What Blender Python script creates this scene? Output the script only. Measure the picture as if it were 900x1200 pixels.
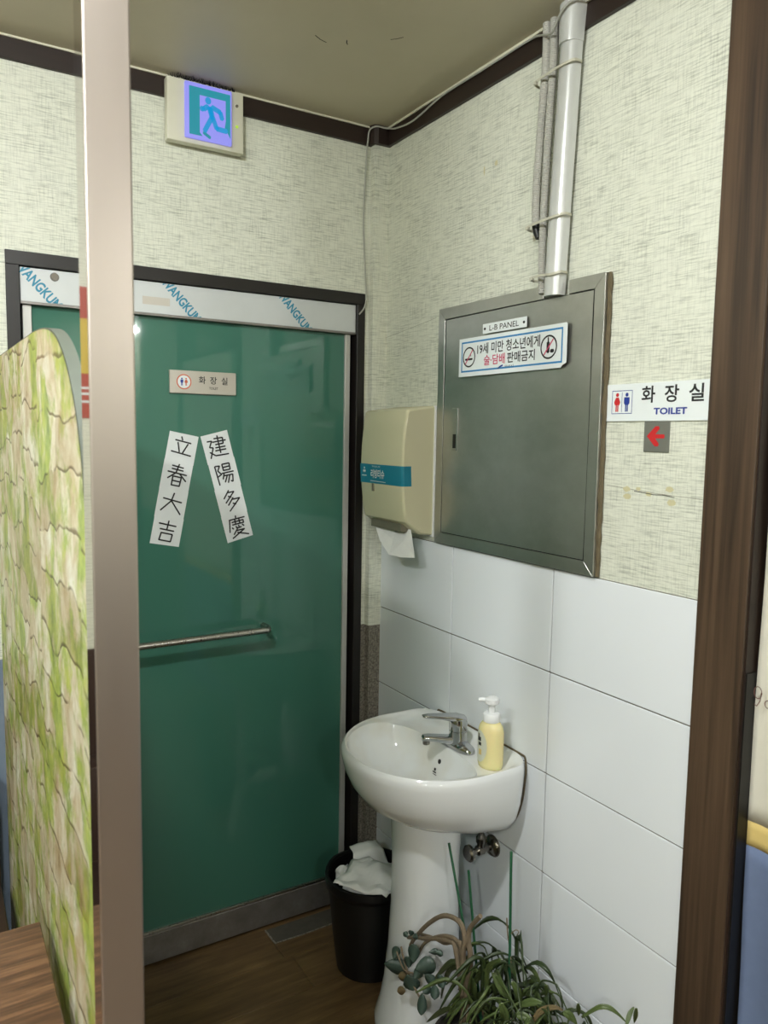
import bpy, bmesh, math, random
from mathutils import Vector, Matrix, noise

# ------------------------------------------------------------------ camera, world, exposure
scene = bpy.context.scene
for o in list(bpy.data.objects):
    bpy.data.objects.remove(o)
C = scene.collection
CAM = (-1.2661, -2.1313, 1.5522)
cam_data = bpy.data.cameras.new('camera')
cam_data.sensor_fit = 'VERTICAL'
cam_data.sensor_height = 24.0
cam_data.lens = 900.4 / 1200 * 24.0
cam_data.clip_start = 0.02
cam_data.dof.use_dof = True
cam_data.dof.focus_distance = 2.1
cam_data.dof.aperture_fstop = 4.5
cam = bpy.data.objects.new('camera', cam_data)
C.objects.link(cam)
_r = Vector((0.85743156, -0.51432619, 0.01672407))
_u = Vector((0.03642704, 0.09308103, 0.99499196))
_f = Vector((0.51330711, 0.85252830, -0.09854599))
m = Matrix.Identity(4)
for i in range(3):
    m[i][0], m[i][1], m[i][2], m[i][3] = _r[i], _u[i], -_f[i], CAM[i]
cam.matrix_world = m
scene.camera = cam

world = bpy.data.worlds.new('world')
scene.world = world
world.use_nodes = True
world.node_tree.nodes['Background'].inputs[0].default_value = (0.5, 0.52, 0.5, 1)
world.node_tree.nodes['Background'].inputs[1].default_value = 0.15
scene.view_settings.view_transform = 'Standard'
scene.view_settings.look = 'None'
scene.view_settings.gamma = 1.0
scene.view_settings.use_curve_mapping = False
scene.view_settings.exposure = 0.26
try:
    scene.cycles.use_denoising = True
    scene.cycles.sample_clamp_indirect = 6.0
    scene.cycles.caustics_reflective = False
    scene.cycles.caustics_refractive = False
except Exception:
    pass

LAMP_RADIANCE = 560.0
LAMP_COLOR = (0.97, 1.0, 0.99, 1)
# (x, y) of the round ceiling lamps of the place
LAMPS = [(-1.32, -1.45), (-2.3, -1.7), (-2.4, -3.1), (0.35, -4.9), (-1.8, -4.4)]

FLOOR_Z, CEIL_Z = 0.0, 2.485
XL, YR = -3.6, -5.2          # left and rear limits of the room

# ------------------------------------------------------------------ colour and node helpers
def lin(c):
    c /= 255.0
    return c / 12.92 if c <= 0.04045 else ((c + 0.055) / 1.055) ** 2.4
def rgb(r, g, b):
    return (lin(r), lin(g), lin(b), 1)

class NT:
    def __init__(self, name):
        self.m = bpy.data.materials.new(name)
        self.m.use_nodes = True
        self.t = self.m.node_tree
        self.b = self.t.nodes['Principled BSDF']
    def n(self, typ, **kw):
        nd = self.t.nodes.new(typ)
        for k, v in kw.items():
            setattr(nd, k, v)
        return nd
    def l(self, a, b):
        self.t.links.new(a, b)
    def pos(self):
        return self.n('ShaderNodeNewGeometry').outputs['Position']
    def uvec(self, su, sv, swz=(0, 1, 2)):
        # wall coordinates: u = x + y (every wall is axis aligned), v = z
        p = self.n('ShaderNodeSeparateXYZ'); self.l(self.pos(), p.inputs[0])
        a = self.n('ShaderNodeMath', operation='ADD'); self.l(p.outputs[0], a.inputs[0]); self.l(p.outputs[1], a.inputs[1])
        a2 = self.n('ShaderNodeMath', operation='MULTIPLY'); self.l(a.outputs[0], a2.inputs[0]); a2.inputs[1].default_value = su
        b2 = self.n('ShaderNodeMath', operation='MULTIPLY'); self.l(p.outputs[2], b2.inputs[0]); b2.inputs[1].default_value = sv
        c = self.n('ShaderNodeCombineXYZ'); self.l(a2.outputs[0], c.inputs[0]); self.l(b2.outputs[0], c.inputs[1])
        return c.outputs[0]
    def scaled(self, sx, sy, sz, obj=False):
        mp = self.n('ShaderNodeMapping'); mp.inputs['Scale'].default_value = (sx, sy, sz)
        src = self.n('ShaderNodeTexCoord').outputs['Object'] if obj else self.pos()
        self.l(src, mp.inputs[0])
        return mp.outputs[0]
    def noise(self, vec, scale=1.0, detail=3, rough=0.5, dist=0.0):
        t = self.n('ShaderNodeTexNoise'); t.inputs['Scale'].default_value = scale
        t.inputs['Detail'].default_value = detail; t.inputs['Roughness'].default_value = rough
        t.inputs['Distortion'].default_value = dist
        self.l(vec, t.inputs['Vector'])
        return t.outputs[0]
    def ramp(self, fac, stops):
        r = self.n('ShaderNodeValToRGB')
        els = r.color_ramp.elements
        while len(els) < len(stops):
            els.new(0.5)
        for e, (p, c) in zip(els, stops):
            e.position = p
            e.color = c if len(c) == 4 else (c[0], c[1], c[2], 1)
        self.l(fac, r.inputs[0])
        return r.outputs[0]
    def mix(self, fac, a, b, mode='MIX'):
        mx = self.n('ShaderNodeMix', data_type='RGBA', blend_type=mode)
        for v, s in ((fac, 0), (a, 6), (b, 7)):
            if hasattr(v, 'links') or hasattr(v, 'is_linked'):
                self.l(v, mx.inputs[s])
            else:
                mx.inputs[s].default_value = v
        return mx.outputs[2]
    def bump(self, h, strength=0.2, dist=0.002):
        b = self.n('ShaderNodeBump'); b.inputs['Strength'].default_value = strength; b.inputs['Distance'].default_value = dist
        self.l(h, b.inputs['Height']); self.l(b.outputs[0], self.b.inputs['Normal'])
    def set(self, color=None, rough=None, metal=None, **kw):
        if color is not None:
            if hasattr(color, 'is_linked'):
                self.l(color, self.b.inputs['Base Color'])
            else:
                self.b.inputs['Base Color'].default_value = color
        if rough is not None:
            if hasattr(rough, 'is_linked'):
                self.l(rough, self.b.inputs['Roughness'])
            else:
                self.b.inputs['Roughness'].default_value = rough
        if metal is not None:
            self.b.inputs['Metallic'].default_value = metal
        for k, v in kw.items():
            self.b.inputs[k.replace('_', ' ')].default_value = v
        return self.m

BW = lambda v: (v, v, v, 1)
def plain(name, color, rough=0.5, metal=0.0, var=0.06, scale=30, **kw):
    t = NT(name)
    n = t.noise(t.pos(), scale, 3)
    d = tuple(c * (1 - 2 * var) for c in color[:3]) + (1,)
    return t.set(t.mix(n, d, color), rough, metal, **kw)

def m_wallpaper(name, base, dark):
    t = NT(name)
    h = t.noise(t.uvec(19, 300), 1.0, 3, 0.65)
    v = t.noise(t.uvec(300, 19), 1.0, 3, 0.65)
    h2 = t.ramp(h, [(0.46, BW(0)), (0.74, BW(1))])
    v2 = t.ramp(v, [(0.46, BW(0)), (0.74, BW(1))])
    big = t.noise(t.uvec(9, 9), 1.0, 2)
    bigr = t.ramp(big, [(0.3, BW(0.55)), (0.7, BW(1))])
    mx = t.mix(0.5, h2, v2, 'ADD')
    f = t.mix(1.0, mx, bigr, 'MULTIPLY')
    col = t.mix(f, base, dark)
    t.bump(mx, 0.12, 0.001)
    return t.set(col, 0.55, 0.0)
M = {}
M['wallpaper'] = m_wallpaper('wallpaper_linen', rgb(226, 228, 213), rgb(156, 160, 145))
M['wallpaper_plain'] = plain('wall_cream', rgb(216, 214, 192), 0.6)
t = NT('ceiling_paint')
n1 = t.noise(t.scaled(3, 3, 3), 1.0, 5, 0.6)
M['ceiling'] = t.set(t.mix(n1, rgb(190, 181, 158), rgb(208, 200, 178)), 0.45)
t = NT('trim_wood')
g = t.noise(t.scaled(3, 3, 60), 1.0, 4, 0.6)
M['trim'] = t.set(t.mix(g, rgb(24, 16, 12), rgb(48, 33, 26)), 0.5)
t = NT('walnut_laminate')
g = t.noise(t.scaled(55, 55, 1.6), 1.0, 4, 0.6, 0.3)
M['walnut'] = t.set(t.ramp(g, [(0.3, rgb(44, 34, 27)), (0.5, rgb(72, 56, 43)), (0.72, rgb(92, 73, 56))]), 0.42)
M['jamb_black'] = plain('jamb_black', rgb(14, 12, 11), 0.5)
t = NT('table_wood')
g = t.noise(t.scaled(5, 90, 5), 1.0, 5, 0.65, 0.4)
M['table'] = t.set(t.ramp(g, [(0.3, rgb(52, 34, 24)), (0.52, rgb(94, 66, 46)), (0.75, rgb(140, 105, 76))]), 0.35)
M['bench'] = plain('bench_brown', rgb(58, 42, 36), 0.45)
t = NT('floor_vinyl')
g = t.noise(t.scaled(4, 45, 4), 1.0, 5, 0.65, 0.5)
g2 = t.noise(t.scaled(5, 9, 5), 1.0, 3)
fc = t.ramp(g, [(0.25, rgb(70, 52, 32)), (0.55, rgb(112, 88, 56)), (0.8, rgb(136, 110, 74))])
M['floor'] = t.set(t.mix(t.ramp(g2, [(0.35, BW(0)), (0.7, BW(0.55))]), fc, rgb(70, 54, 36)), 0.42)
M['concrete'] = plain('concrete_patch', rgb(88, 84, 74), 0.8, 0, 0.2, 45)
t = NT('white_tile')
n1 = t.noise(t.scaled(2.2, 2.2, 2.2), 1.0, 3)
M['tile'] = t.set(t.mix(n1, rgb(230, 235, 240), rgb(238, 242, 246)), 0.12, 0, Specular_IOR_Level=0.45)
M['grout'] = plain('grout', rgb(112, 106, 94), 0.9, 0, 0.2, 12)
t = NT('granite_print')
n1 = t.noise(t.scaled(160, 160, 160), 1.0, 2)
M['granite'] = t.set(t.ramp(n1, [(0.35, rgb(92, 86, 76)), (0.65, rgb(148, 142, 130))]), 0.55)
t = NT('green_glass')
n1 = t.noise(t.scaled(1.3, 1, 0.5), 1.0, 2)
M['green'] = t.set(t.mix(n1, rgb(62, 111, 96), rgb(68, 117, 102)), 0.035, 0, Specular_IOR_Level=0.5)
M['frame'] = plain('door_frame_dark', rgb(26, 22, 20), 0.45)
t = NT('brushed_steel')
n1 = t.noise(t.scaled(700, 700, 12), 1.0, 2)
n2 = t.ramp(t.noise(t.scaled(4, 4, 6), 1.0, 6, 0.65), [(0.25, BW(0)), (0.75, BW(1))])
M['steel_panel'] = t.set(t.mix(n2, rgb(164, 164, 156), rgb(196, 197, 192)), t.ramp(n1, [(0.3, BW(0.345)), (0.7, BW(0.355))]), 0.9)
t = NT('satin_steel')
n1 = t.noise(t.scaled(200, 200, 3), 1.0, 3)
M['steel'] = t.set(rgb(176, 174, 168), t.ramp(n1, [(0.3, BW(0.25)), (0.7, BW(0.36))]), 1.0)
t = NT('kick_rail_steel')
n1 = t.noise(t.scaled(14, 14, 14), 1.0, 5, 0.7)
M['steel_dull'] = t.set(t.ramp(n1, [(0.35, rgb(132, 128, 124)), (0.62, rgb(150, 146, 142)), (0.78, rgb(170, 168, 160))]), 0.5, 0.75)
t = NT('post_steel')
n1 = t.noise(t.scaled(300, 300, 6), 1.0, 2)
M['post'] = t.set(rgb(190, 180, 173), t.ramp(n1, [(0.3, BW(0.36)), (0.7, BW(0.38))]), 0.95)
M['post_side'] = plain('post_polished', rgb(196, 190, 186), 0.06, 1.0, 0.02)
M['header_film'] = plain('header_film', rgb(206, 210, 210), 0.35, 0.15, 0.03)
M['alu'] = plain('aluminium_stile', rgb(196, 195, 190), 0.4, 0.4, 0.03)
M['film_blue'] = plain('film_blue', rgb(52, 140, 170), 0.5)
M['chrome'] = plain('chrome', rgb(190, 192, 194), 0.08, 1.0, 0.02)
M['chrome_dull'] = plain('chrome_dull', rgb(140, 136, 130), 0.22, 1.0, 0.08)
M['ceramic'] = plain('ceramic', rgb(240, 243, 245), 0.1, 0.0, 0.02, 8)
t = NT('basin_ceramic')
n1 = t.noise(t.scaled(7, 7, 7), 1.0, 3)
M['basin'] = t.set(t.mix(t.ramp(n1, [(0.42, BW(0)), (0.75, BW(0.55))]), rgb(240, 243, 243), rgb(216, 206, 180)), 0.12)
M['caulk'] = plain('old_sealant', rgb(110, 98, 74), 0.7, 0, 0.2, 60)
M['black'] = plain('black_plastic', rgb(16, 16, 17), 0.4)
M['ink'] = plain('ink_black', rgb(22, 22, 24), 0.6)
M['white'] = plain('white_plastic', rgb(236, 238, 238), 0.35, 0, 0.02)
M['paper'] = plain('paper_white', rgb(226, 230, 230), 0.7, 0, 0.03, 60)
M['tissue'] = plain('tissue_white', rgb(238, 239, 236), 0.85, 0, 0.05, 50)
M['cream'] = plain('dispenser_cream', rgb(216, 212, 178), 0.22, 0, 0.02, 8)
M['cream_dark'] = plain('dispenser_underside', rgb(120, 116, 100), 0.4)
M['teal'] = plain('label_teal', rgb(28, 128, 152), 0.35, 0, 0.02)
M['print_white'] = plain('print_white', rgb(230, 236, 236), 0.5)
M['sticker'] = plain('sticker_white', rgb(234, 240, 240), 0.35, 0, 0.02)
M['blue_print'] = plain('blue_print', rgb(48, 134, 196), 0.4)
M['navy'] = plain('navy_print', rgb(38, 62, 150), 0.4)
M['red'] = plain('red_print', rgb(206, 44, 48), 0.4)
M['pink'] = plain('pink_print', rgb(206, 74, 110), 0.4)
M['orange'] = plain('orange_print', rgb(210, 100, 66), 0.4)
M['sign_silver'] = plain('sign_silver', rgb(196, 190, 180), 0.35, 0.4, 0.03)
M['plate_grey'] = plain('plate_grey', rgb(128, 130, 122), 0.4, 0.3)
M['pvc'] = plain('raceway_white', rgb(214, 216, 214), 0.3, 0.25, 0.03)
M['flex'] = plain('flex_grey', rgb(204, 203, 196), 0.5)
M['tie'] = plain('cable_tie', rgb(206, 204, 186), 0.45)
M['cable'] = plain('cable_grey', rgb(176, 176, 166), 0.5)
M['soap'] = plain('soap_yellow', rgb(240, 227, 168), 0.25, 0, 0.03, 12, Subsurface_Weight=0.15)
M['soap_label'] = plain('soap_label', rgb(216, 218, 200), 0.4)
M['stake'] = plain('stake_green', rgb(34, 92, 62), 0.4)
M['bark'] = plain('bark', rgb(142, 126, 104), 0.8, 0, 0.2, 90)
M['strap_leaf'] = plain('strap_leaf', rgb(92, 110, 62), 0.42, 0, 0.22, 40)
M['strap_leaf_dark'] = plain('strap_leaf_dark', rgb(58, 74, 42), 0.42, 0, 0.22, 40)
M['jade_leaf'] = plain('jade_leaf', rgb(70, 90, 80), 0.4, 0, 0.15, 40)
M['dry_leaf'] = plain('dry_leaf', rgb(120, 104, 70), 0.7, 0, 0.2, 60)
M['soil'] = plain('soil', rgb(48, 38, 30), 0.95, 0, 0.3, 90)
M['pot'] = plain('pot_dark', rgb(52, 50, 48), 0.55)
M['curtain_cream'] = plain('curtain_cream', rgb(226, 222, 206), 0.85, 0, 0.05, 20)
M['curtain_yellow'] = plain('curtain_yellow', rgb(226, 200, 126), 0.85, 0, 0.06, 40)
M['curtain_blue'] = plain('curtain_blue', rgb(112, 128, 162), 0.85, 0, 0.08, 40)
M['script_brown'] = plain('script_brown', rgb(120, 84, 76), 0.7)
M['housing'] = plain('exit_housing', rgb(214, 212, 192), 0.35, 0, 0.03)
M['dust'] = plain('dust_black', rgb(24, 22, 20), 0.9)
M['stain'] = plain('glue_stain', rgb(214, 208, 166), 0.6, 0, 0.1, 80)
M['wear'] = plain('seam_line', rgb(140, 138, 120), 0.7)  # grey tone of the thin lines along the wallpaper seams
M['edge_band'] = plain('edge_band', rgb(92, 98, 88), 0.6)
M['poster_red'] = plain('poster_red', rgb(176, 76, 58), 0.5)
M['poster_yellow'] = plain('poster_yellow', rgb(206, 180, 70), 0.5)
M['dado'] = plain('dado_bluish_light', rgb(120, 134, 150), 0.5)  # grey dado; the bluish light on it is painted into the colour

# mossy shake print on the booth divider (a flat printed sheet in the photograph)
t = NT('mossy_shake_print')
warp = t.n('ShaderNodeTexNoise'); warp.inputs['Scale'].default_value = 7.0; warp.inputs['Detail'].default_value = 2
sep = t.n('ShaderNodeSeparateXYZ'); t.l(t.pos(), sep.inputs[0])
yz = t.n('ShaderNodeCombineXYZ'); t.l(sep.outputs[1], yz.inputs[0]); t.l(sep.outputs[2], yz.inputs[1])
t.l(yz.outputs[0], warp.inputs['Vector'])
wv = t.n('ShaderNodeVectorMath', operation='SCALE'); wv.inputs['Scale'].default_value = 0.10; t.l(warp.outputs['Color'], wv.inputs[0])
add = t.n('ShaderNodeVectorMath', operation='ADD'); t.l(yz.outputs[0], add.inputs[0]); t.l(wv.outputs[0], add.inputs[1])
def m2(vec, sx, sy):
    mp = t.n('ShaderNodeMapping'); mp.inputs['Scale'].default_value = (sx, sy, 1); t.l(vec, mp.inputs[0]); return mp.outputs[0]
streak = t.noise(m2(add.outputs[0], 15, 10), 1.0, 8, 0.68)
base = t.ramp(streak, [(0.28, rgb(146, 128, 94)), (0.40, rgb(198, 184, 150)), (0.54, rgb(220, 216, 196)), (0.68, rgb(236, 240, 228))])
patch = t.noise(m2(add.outputs[0], 7.5, 6), 1.0, 6, 0.7)
moss = t.ramp(t.noise(m2(yz.outputs[0], 15, 11), 1.3, 8, 0.7), [(0.3, rgb(78, 112, 34)), (0.48, rgb(150, 178, 54)), (0.7, rgb(204, 212, 92))])
mask = t.ramp(patch, [(0.46, BW(0)), (0.56, BW(0.85))])
c1 = t.mix(mask, base, moss)
s2 = t.n('ShaderNodeSeparateXYZ'); t.l(add.outputs[0], s2.inputs[0])
def mth(op, a, b=None):
    q = t.n('ShaderNodeMath', operation=op)
    for v, i in ((a, 0), (b, 1)):
        if v is None: continue
        if hasattr(v, 'is_linked'): t.l(v, q.inputs[i])
        else: q.inputs[i].default_value = v
    return q.outputs[0]
col_ = mth('FLOOR', mth('MULTIPLY', s2.outputs[0], 5.5))
wn = t.n('ShaderNodeTexWhiteNoise', noise_dimensions='1D'); t.l(col_, wn.inputs['W'])
row_ = mth('ADD', mth('MULTIPLY', s2.outputs[1], 12.0), wn.outputs[0])
fr_ = mth('FRACT', row_)
idx = mth('ADD', mth('FLOOR', row_), mth('MULTIPLY', col_, 17.3))
wn2 = t.n('ShaderNodeTexWhiteNoise', noise_dimensions='1D'); t.l(idx, wn2.inputs['W'])
tone = t.ramp(wn2.outputs[0], [(0.0, (0.66, 0.58, 0.46, 1)), (0.35, (0.92, 0.88, 0.8, 1)), (1.0, (1.0, 1.0, 1.0, 1))])
butt = t.ramp(fr_, [(0.0, (0.25, 0.2, 0.13, 1)), (0.035, (0.3, 0.25, 0.17, 1)), (0.075, (1, 1, 1, 1)), (1.0, (1, 1, 1, 1))])
keep = t.ramp(t.noise(m2(yz.outputs[0], 6, 12), 1.5, 2), [(0.36, BW(0.0)), (0.5, BW(0.9))])
c2 = t.mix(keep, t.mix(0.85, c1, tone, 'MULTIPLY'), butt, 'MULTIPLY')
M['mossy'] = t.set(c2, 0.5)

def emis(name, color, strength):
    t = NT(name)
    t.b.inputs['Base Color'].default_value = (0.02, 0.02, 0.02, 1)
    t.b.inputs['Emission Color'].default_value = color
    t.b.inputs['Emission Strength'].default_value = strength
    return t.m
M['lamp'] = emis('lamp_diffuser', LAMP_COLOR, LAMP_RADIANCE)
M['exit_lilac'] = emis('exit_lilac', rgb(150, 150, 246), 0.78)
M['exit_teal'] = emis('exit_teal', rgb(8, 150, 168), 0.72)
M['exit_blue'] = emis('exit_blue', rgb(24, 150, 214), 0.78)
M['led_green'] = emis('led_green', rgb(170, 210, 60), 0.9)

# ------------------------------------------------------------------ geometry helpers
def O(name, verts, faces, mat, parent=None, smooth=False, bevel=0.0, segs=1, solid=0.0, sub=0):
    vs = [Vector(v) for v in verts]
    lo = Vector((min(v[i] for v in vs) for i in range(3))); hi = Vector((max(v[i] for v in vs) for i in range(3)))
    c = (lo + hi) / 2
    me = bpy.data.meshes.new(name)
    me.from_pydata([v - c for v in vs], [], faces)
    bm = bmesh.new(); bm.from_mesh(me)
    bmesh.ops.remove_doubles(bm, verts=bm.verts, dist=1e-6)
    if len(bm.faces) > 1 or True:
        bmesh.ops.recalc_face_normals(bm, faces=bm.faces)
    if bevel > 0:
        bmesh.ops.bevel(bm, geom=[e for e in bm.edges], offset=bevel, segments=segs, affect='EDGES', profile=0.5)
    if smooth:
        for f in bm.faces:
            f.smooth = True
        for e in bm.edges:
            if len(e.link_faces) == 2 and e.calc_face_angle(0) > math.radians(38):
                e.smooth = False
    bm.to_mesh(me); bm.free()
    me.materials.append(M[mat] if isinstance(mat, str) else mat)
    o = bpy.data.objects.new(name, me)
    o.location = c
    C.objects.link(o)
    if solid:
        md = o.modifiers.new('thickness', 'SOLIDIFY'); md.thickness = solid; md.offset = 0
    if sub:
        md = o.modifiers.new('smooth', 'SUBSURF'); md.levels = sub; md.render_levels = sub
    if parent is not None:
        adopt(o, parent)
    return o
def wloc(o):
    p = Vector(o.location)
    if o.parent is not None:
        p = Vector(o.location)   # children keep world coordinates through the parent inverse
    return p
def adopt(o, parent):
    # the child keeps its world placement
    o.parent = parent
    inv = Matrix.Identity(4)
    p = parent
    o.matrix_parent_inverse = world_matrix(parent).inverted()
def world_matrix(o):
    mb = Matrix.LocRotScale(o.location, o.rotation_euler, o.scale)
    if o.parent is None:
        return mb
    return world_matrix(o.parent) @ o.matrix_parent_inverse @ mb
def tag(o, label=None, cat=None, group=None, kind=None):
    if label: o['label'] = label
    if cat: o['category'] = cat
    if group: o['group'] = group
    if kind: o['kind'] = kind
    return o
def thing(name, loc, label=None, cat=None, group=None, kind=None):
    o = bpy.data.objects.new(name, None)
    o.empty_display_size = 0.05
    o.location = loc
    C.objects.link(o)
    return tag(o, label, cat, group, kind)
def boxvf(lo, hi):
    x0, y0, z0 = lo; x1, y1, z1 = hi
    v = [(x0, y0, z0), (x1, y0, z0), (x1, y1, z0), (x0, y1, z0), (x0, y0, z1), (x1, y0, z1), (x1, y1, z1), (x0, y1, z1)]
    f = [(0, 3, 2, 1), (4, 5, 6, 7), (0, 1, 5, 4), (1, 2, 6, 5), (2, 3, 7, 6), (3, 0, 4, 7)]
    return v, f
def box(name, lo, hi, mat, parent=None, bevel=0.0, segs=1):
    v, f = boxvf(lo, hi)
    return O(name, v, f, mat, parent, bevel > 0 and segs > 1, bevel, segs)
def tubevf(path, radii, segs=10, caps=True):
    path = [Vector(p) for p in path]
    n = len(path)
    if not hasattr(radii, '__len__'):
        radii = [radii] * n
    verts, faces = [], []
    tang = []
    for i in range(n):
        a = path[max(i - 1, 0)]; b = path[min(i + 1, n - 1)]
        tang.append((b - a).normalized())
    ref = Vector((0, 0, 1)) if abs(tang[0].z) < 0.9 else Vector((1, 0, 0))
    nrm = tang[0].cross(ref).normalized()
    for i in range(n):
        tt = tang[i]
        nrm = (nrm - tt * nrm.dot(tt)).normalized()
        bn = tt.cross(nrm)
        for k in range(segs):
            a = 2 * math.pi * k / segs
            verts.append(path[i] + (nrm * math.cos(a) + bn * math.sin(a)) * radii[i])
    for i in range(n - 1):
        for k in range(segs):
            k2 = (k + 1) % segs
            faces.append((i * segs + k, i * segs + k2, (i + 1) * segs + k2, (i + 1) * segs + k))
    if caps:
        faces.append(tuple(range(segs)))
        faces.append(tuple((n - 1) * segs + k for k in range(segs)))
    return verts, faces
def tube(name, path, r, mat, parent=None, segs=10, caps=True):
    v, f = tubevf(path, r, segs, caps)
    return O(name, v, f, mat, parent, True)
def spline(pts, k=6):
    pts = [Vector(p) for p in pts]
    out = []
    for i in range(len(pts) - 1):
        p0 = pts[max(i - 1, 0)]; p1 = pts[i]; p2 = pts[i + 1]; p3 = pts[min(i + 2, len(pts) - 1)]
        for j in range(k):
            s = j / k
            out.append(0.5 * ((2 * p1) + (p2 - p0) * s + (2 * p0 - 5 * p1 + 4 * p2 - p3) * s * s + (3 * p1 - p0 - 3 * p2 + p3) * s ** 3))
    out.append(pts[-1])
    return out
def lathevf(prof, base, axis=(0, 0, 1), segs=24):
    ax = Vector(axis).normalized()
    ref = Vector((1, 0, 0)) if abs(ax.x) < 0.9 else Vector((0, 1, 0))
    a1 = (ref - ax * ref.dot(ax)).normalized(); a2 = ax.cross(a1)
    base = Vector(base)
    verts, faces = [], []
    for r, h in prof:
        for k in range(segs):
            a = 2 * math.pi * k / segs
            verts.append(base + ax * h + (a1 * math.cos(a) + a2 * math.sin(a)) * r)
    n = len(prof)
    for i in range(n - 1):
        for k in range(segs):
            k2 = (k + 1) % segs
            faces.append((i * segs + k, i * segs + k2, (i + 1) * segs + k2, (i + 1) * segs + k))
    if prof[0][0] > 1e-5: faces.append(tuple(range(segs)))
    if prof[-1][0] > 1e-5: faces.append(tuple((n - 1) * segs + k for k in range(segs)))
    return verts, faces
def lathe(name, prof, base, mat, parent=None, axis=(0, 0, 1), segs=24):
    v, f = lathevf(prof, base, axis, segs)
    return O(name, v, f, mat, parent, True)
def loftvf(rings, cap0=True, cap1=True):
    n = len(rings[0]); verts = [p for r in rings for p in r]; faces = []
    for i in range(len(rings) - 1):
        for k in range(n):
            k2 = (k + 1) % n
            faces.append((i * n + k, i * n + k2, (i + 1) * n + k2, (i + 1) * n + k))
    if cap0: faces.append(tuple(range(n)))
    if cap1: faces.append(tuple((len(rings) - 1) * n + k for k in range(n)))
    return verts, faces
def join(*vfs):
    V, F = [], []
    for v, f in vfs:
        o = len(V); V += list(v); F += [tuple(i + o for i in q) for q in f]
    return V, F

# planes that carry print: origin, right, up; the normal looks at the viewer
class Plane:
    def __init__(self, o, r, u):
        self.o, self.r, self.u = Vector(o), Vector(r).normalized(), Vector(u).normalized()
        self.n = self.r.cross(self.u)
    def p(self, a, b, off=0.0):
        return self.o + self.r * a + self.u * b + self.n * off
    def turned(self, a, b, ang):
        c, s = math.cos(ang), math.sin(ang)
        return Plane(self.p(a, b), self.r * c + self.u * s, self.u * c - self.r * s)
RW = Plane((0, 0, 0), (0, -1, 0), (0, 0, 1))      # right wall: a = -y, b = z
BWALL = Plane((0, 0, 0), (1, 0, 0), (0, 0, 1))    # wall with the door: a = x, b = z

def flat(name, pl, v2, f2, mat, parent, off):
    return O(name, [pl.p(a, b, off) for a, b in v2], f2, mat, parent)
def rect2(a0, b0, a1, b1):
    return [(a0, b0), (a1, b0), (a1, b1), (a0, b1)], [(0, 1, 2, 3)]
def disc2(a, b, r, n=20):
    return [(a + r * math.cos(2 * math.pi * k / n), b + r * math.sin(2 * math.pi * k / n)) for k in range(n)], [tuple(range(n))]
def ring2(a, b, r0, r1, n=28, sy=1.0):
    v = []; f = []
    for k in range(n):
        c, s = math.cos(2 * math.pi * k / n), math.sin(2 * math.pi * k / n)
        v += [(a + r0 * c, b + r0 * s * sy), (a + r1 * c, b + r1 * s * sy)]
    for k in range(n):
        k2 = (k + 1) % n
        f.append((2 * k, 2 * k + 1, 2 * k2 + 1, 2 * k2))
    return v, f
def frame2(a0, b0, a1, b1, w):
    v = [(a0, b0), (a1, b0), (a1, b1), (a0, b1), (a0 + w, b0 + w), (a1 - w, b0 + w), (a1 - w, b1 - w), (a0 + w, b1 - w)]
    return v, [(0, 1, 5, 4), (1, 2, 6, 5), (2, 3, 7, 6), (3, 0, 4, 7)]
def stroke2(lines, w):
    V, F = [], []
    for ln in lines:
        for (ax, ay), (bx, by) in zip(ln[:-1], ln[1:]):
            d = math.hypot(bx - ax, by - ay) or 1e-6
            tx, ty = (bx - ax) / d, (by - ay) / d
            nx, ny = -ty * w / 2, tx * w / 2
            e = w * 0.3
            o = len(V)
            V += [(ax - tx * e, ay - ty * e), (ax + nx, ay + ny), (bx + nx, by + ny), (bx + tx * e, by + ty * e), (bx - nx, by - ny), (ax - nx, ay - ny)]
            F.append((o, o + 1, o + 2, o + 3, o + 4, o + 5))
    return V, F
_txt = {}
def text2(s, size, bold=0.0, sx=1.0):
    key = (s, bold)
    if key not in _txt:
        cu = bpy.data.curves.new('lettering', 'FONT')
        cu.body = s; cu.size = 1.0; cu.resolution_u = 3; cu.offset = bold
        cu.align_x = 'CENTER'; cu.align_y = 'CENTER'
        ob = bpy.data.objects.new('lettering', cu); C.objects.link(ob)
        bpy.context.view_layer.update()
        me = bpy.data.meshes.new_from_object(ob.evaluated_get(bpy.context.evaluated_depsgraph_get()))
        v = [(q.co.x, q.co.y) for q in me.vertices]
        x0, x1 = min(q[0] for q in v), max(q[0] for q in v); y0, y1 = min(q[1] for q in v), max(q[1] for q in v)
        v = [(a - (x0 + x1) / 2, b - (y0 + y1) / 2) for a, b in v]
        _txt[key] = (v, [tuple(p.vertices) for p in me.polygons], x1 - x0, y1 - y0)
        bpy.data.objects.remove(ob); bpy.data.curves.remove(cu); bpy.data.meshes.remove(me)
    v, f, w, h = _txt[key]
    return [(a * size * sx, b * size) for a, b in v], f
def text_fit(s, a, b, w=None, h=None, bold=0.0):
    # centred at (a, b); scaled to the width and / or the height
    text2(s, 1, bold)
    _, _, w0, h0 = _txt[(s, bold)]
    sx = (w / w0) if w else h / h0
    sy = (h / h0) if h else w / w0
    v, f = text2(s, 1, bold)
    return [(a + p * sx, b + q * sy) for p, q in v], f

# ================================================================== the setting
def struct(o, label, cat):
    return tag(o, label, cat, kind='structure')

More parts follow.
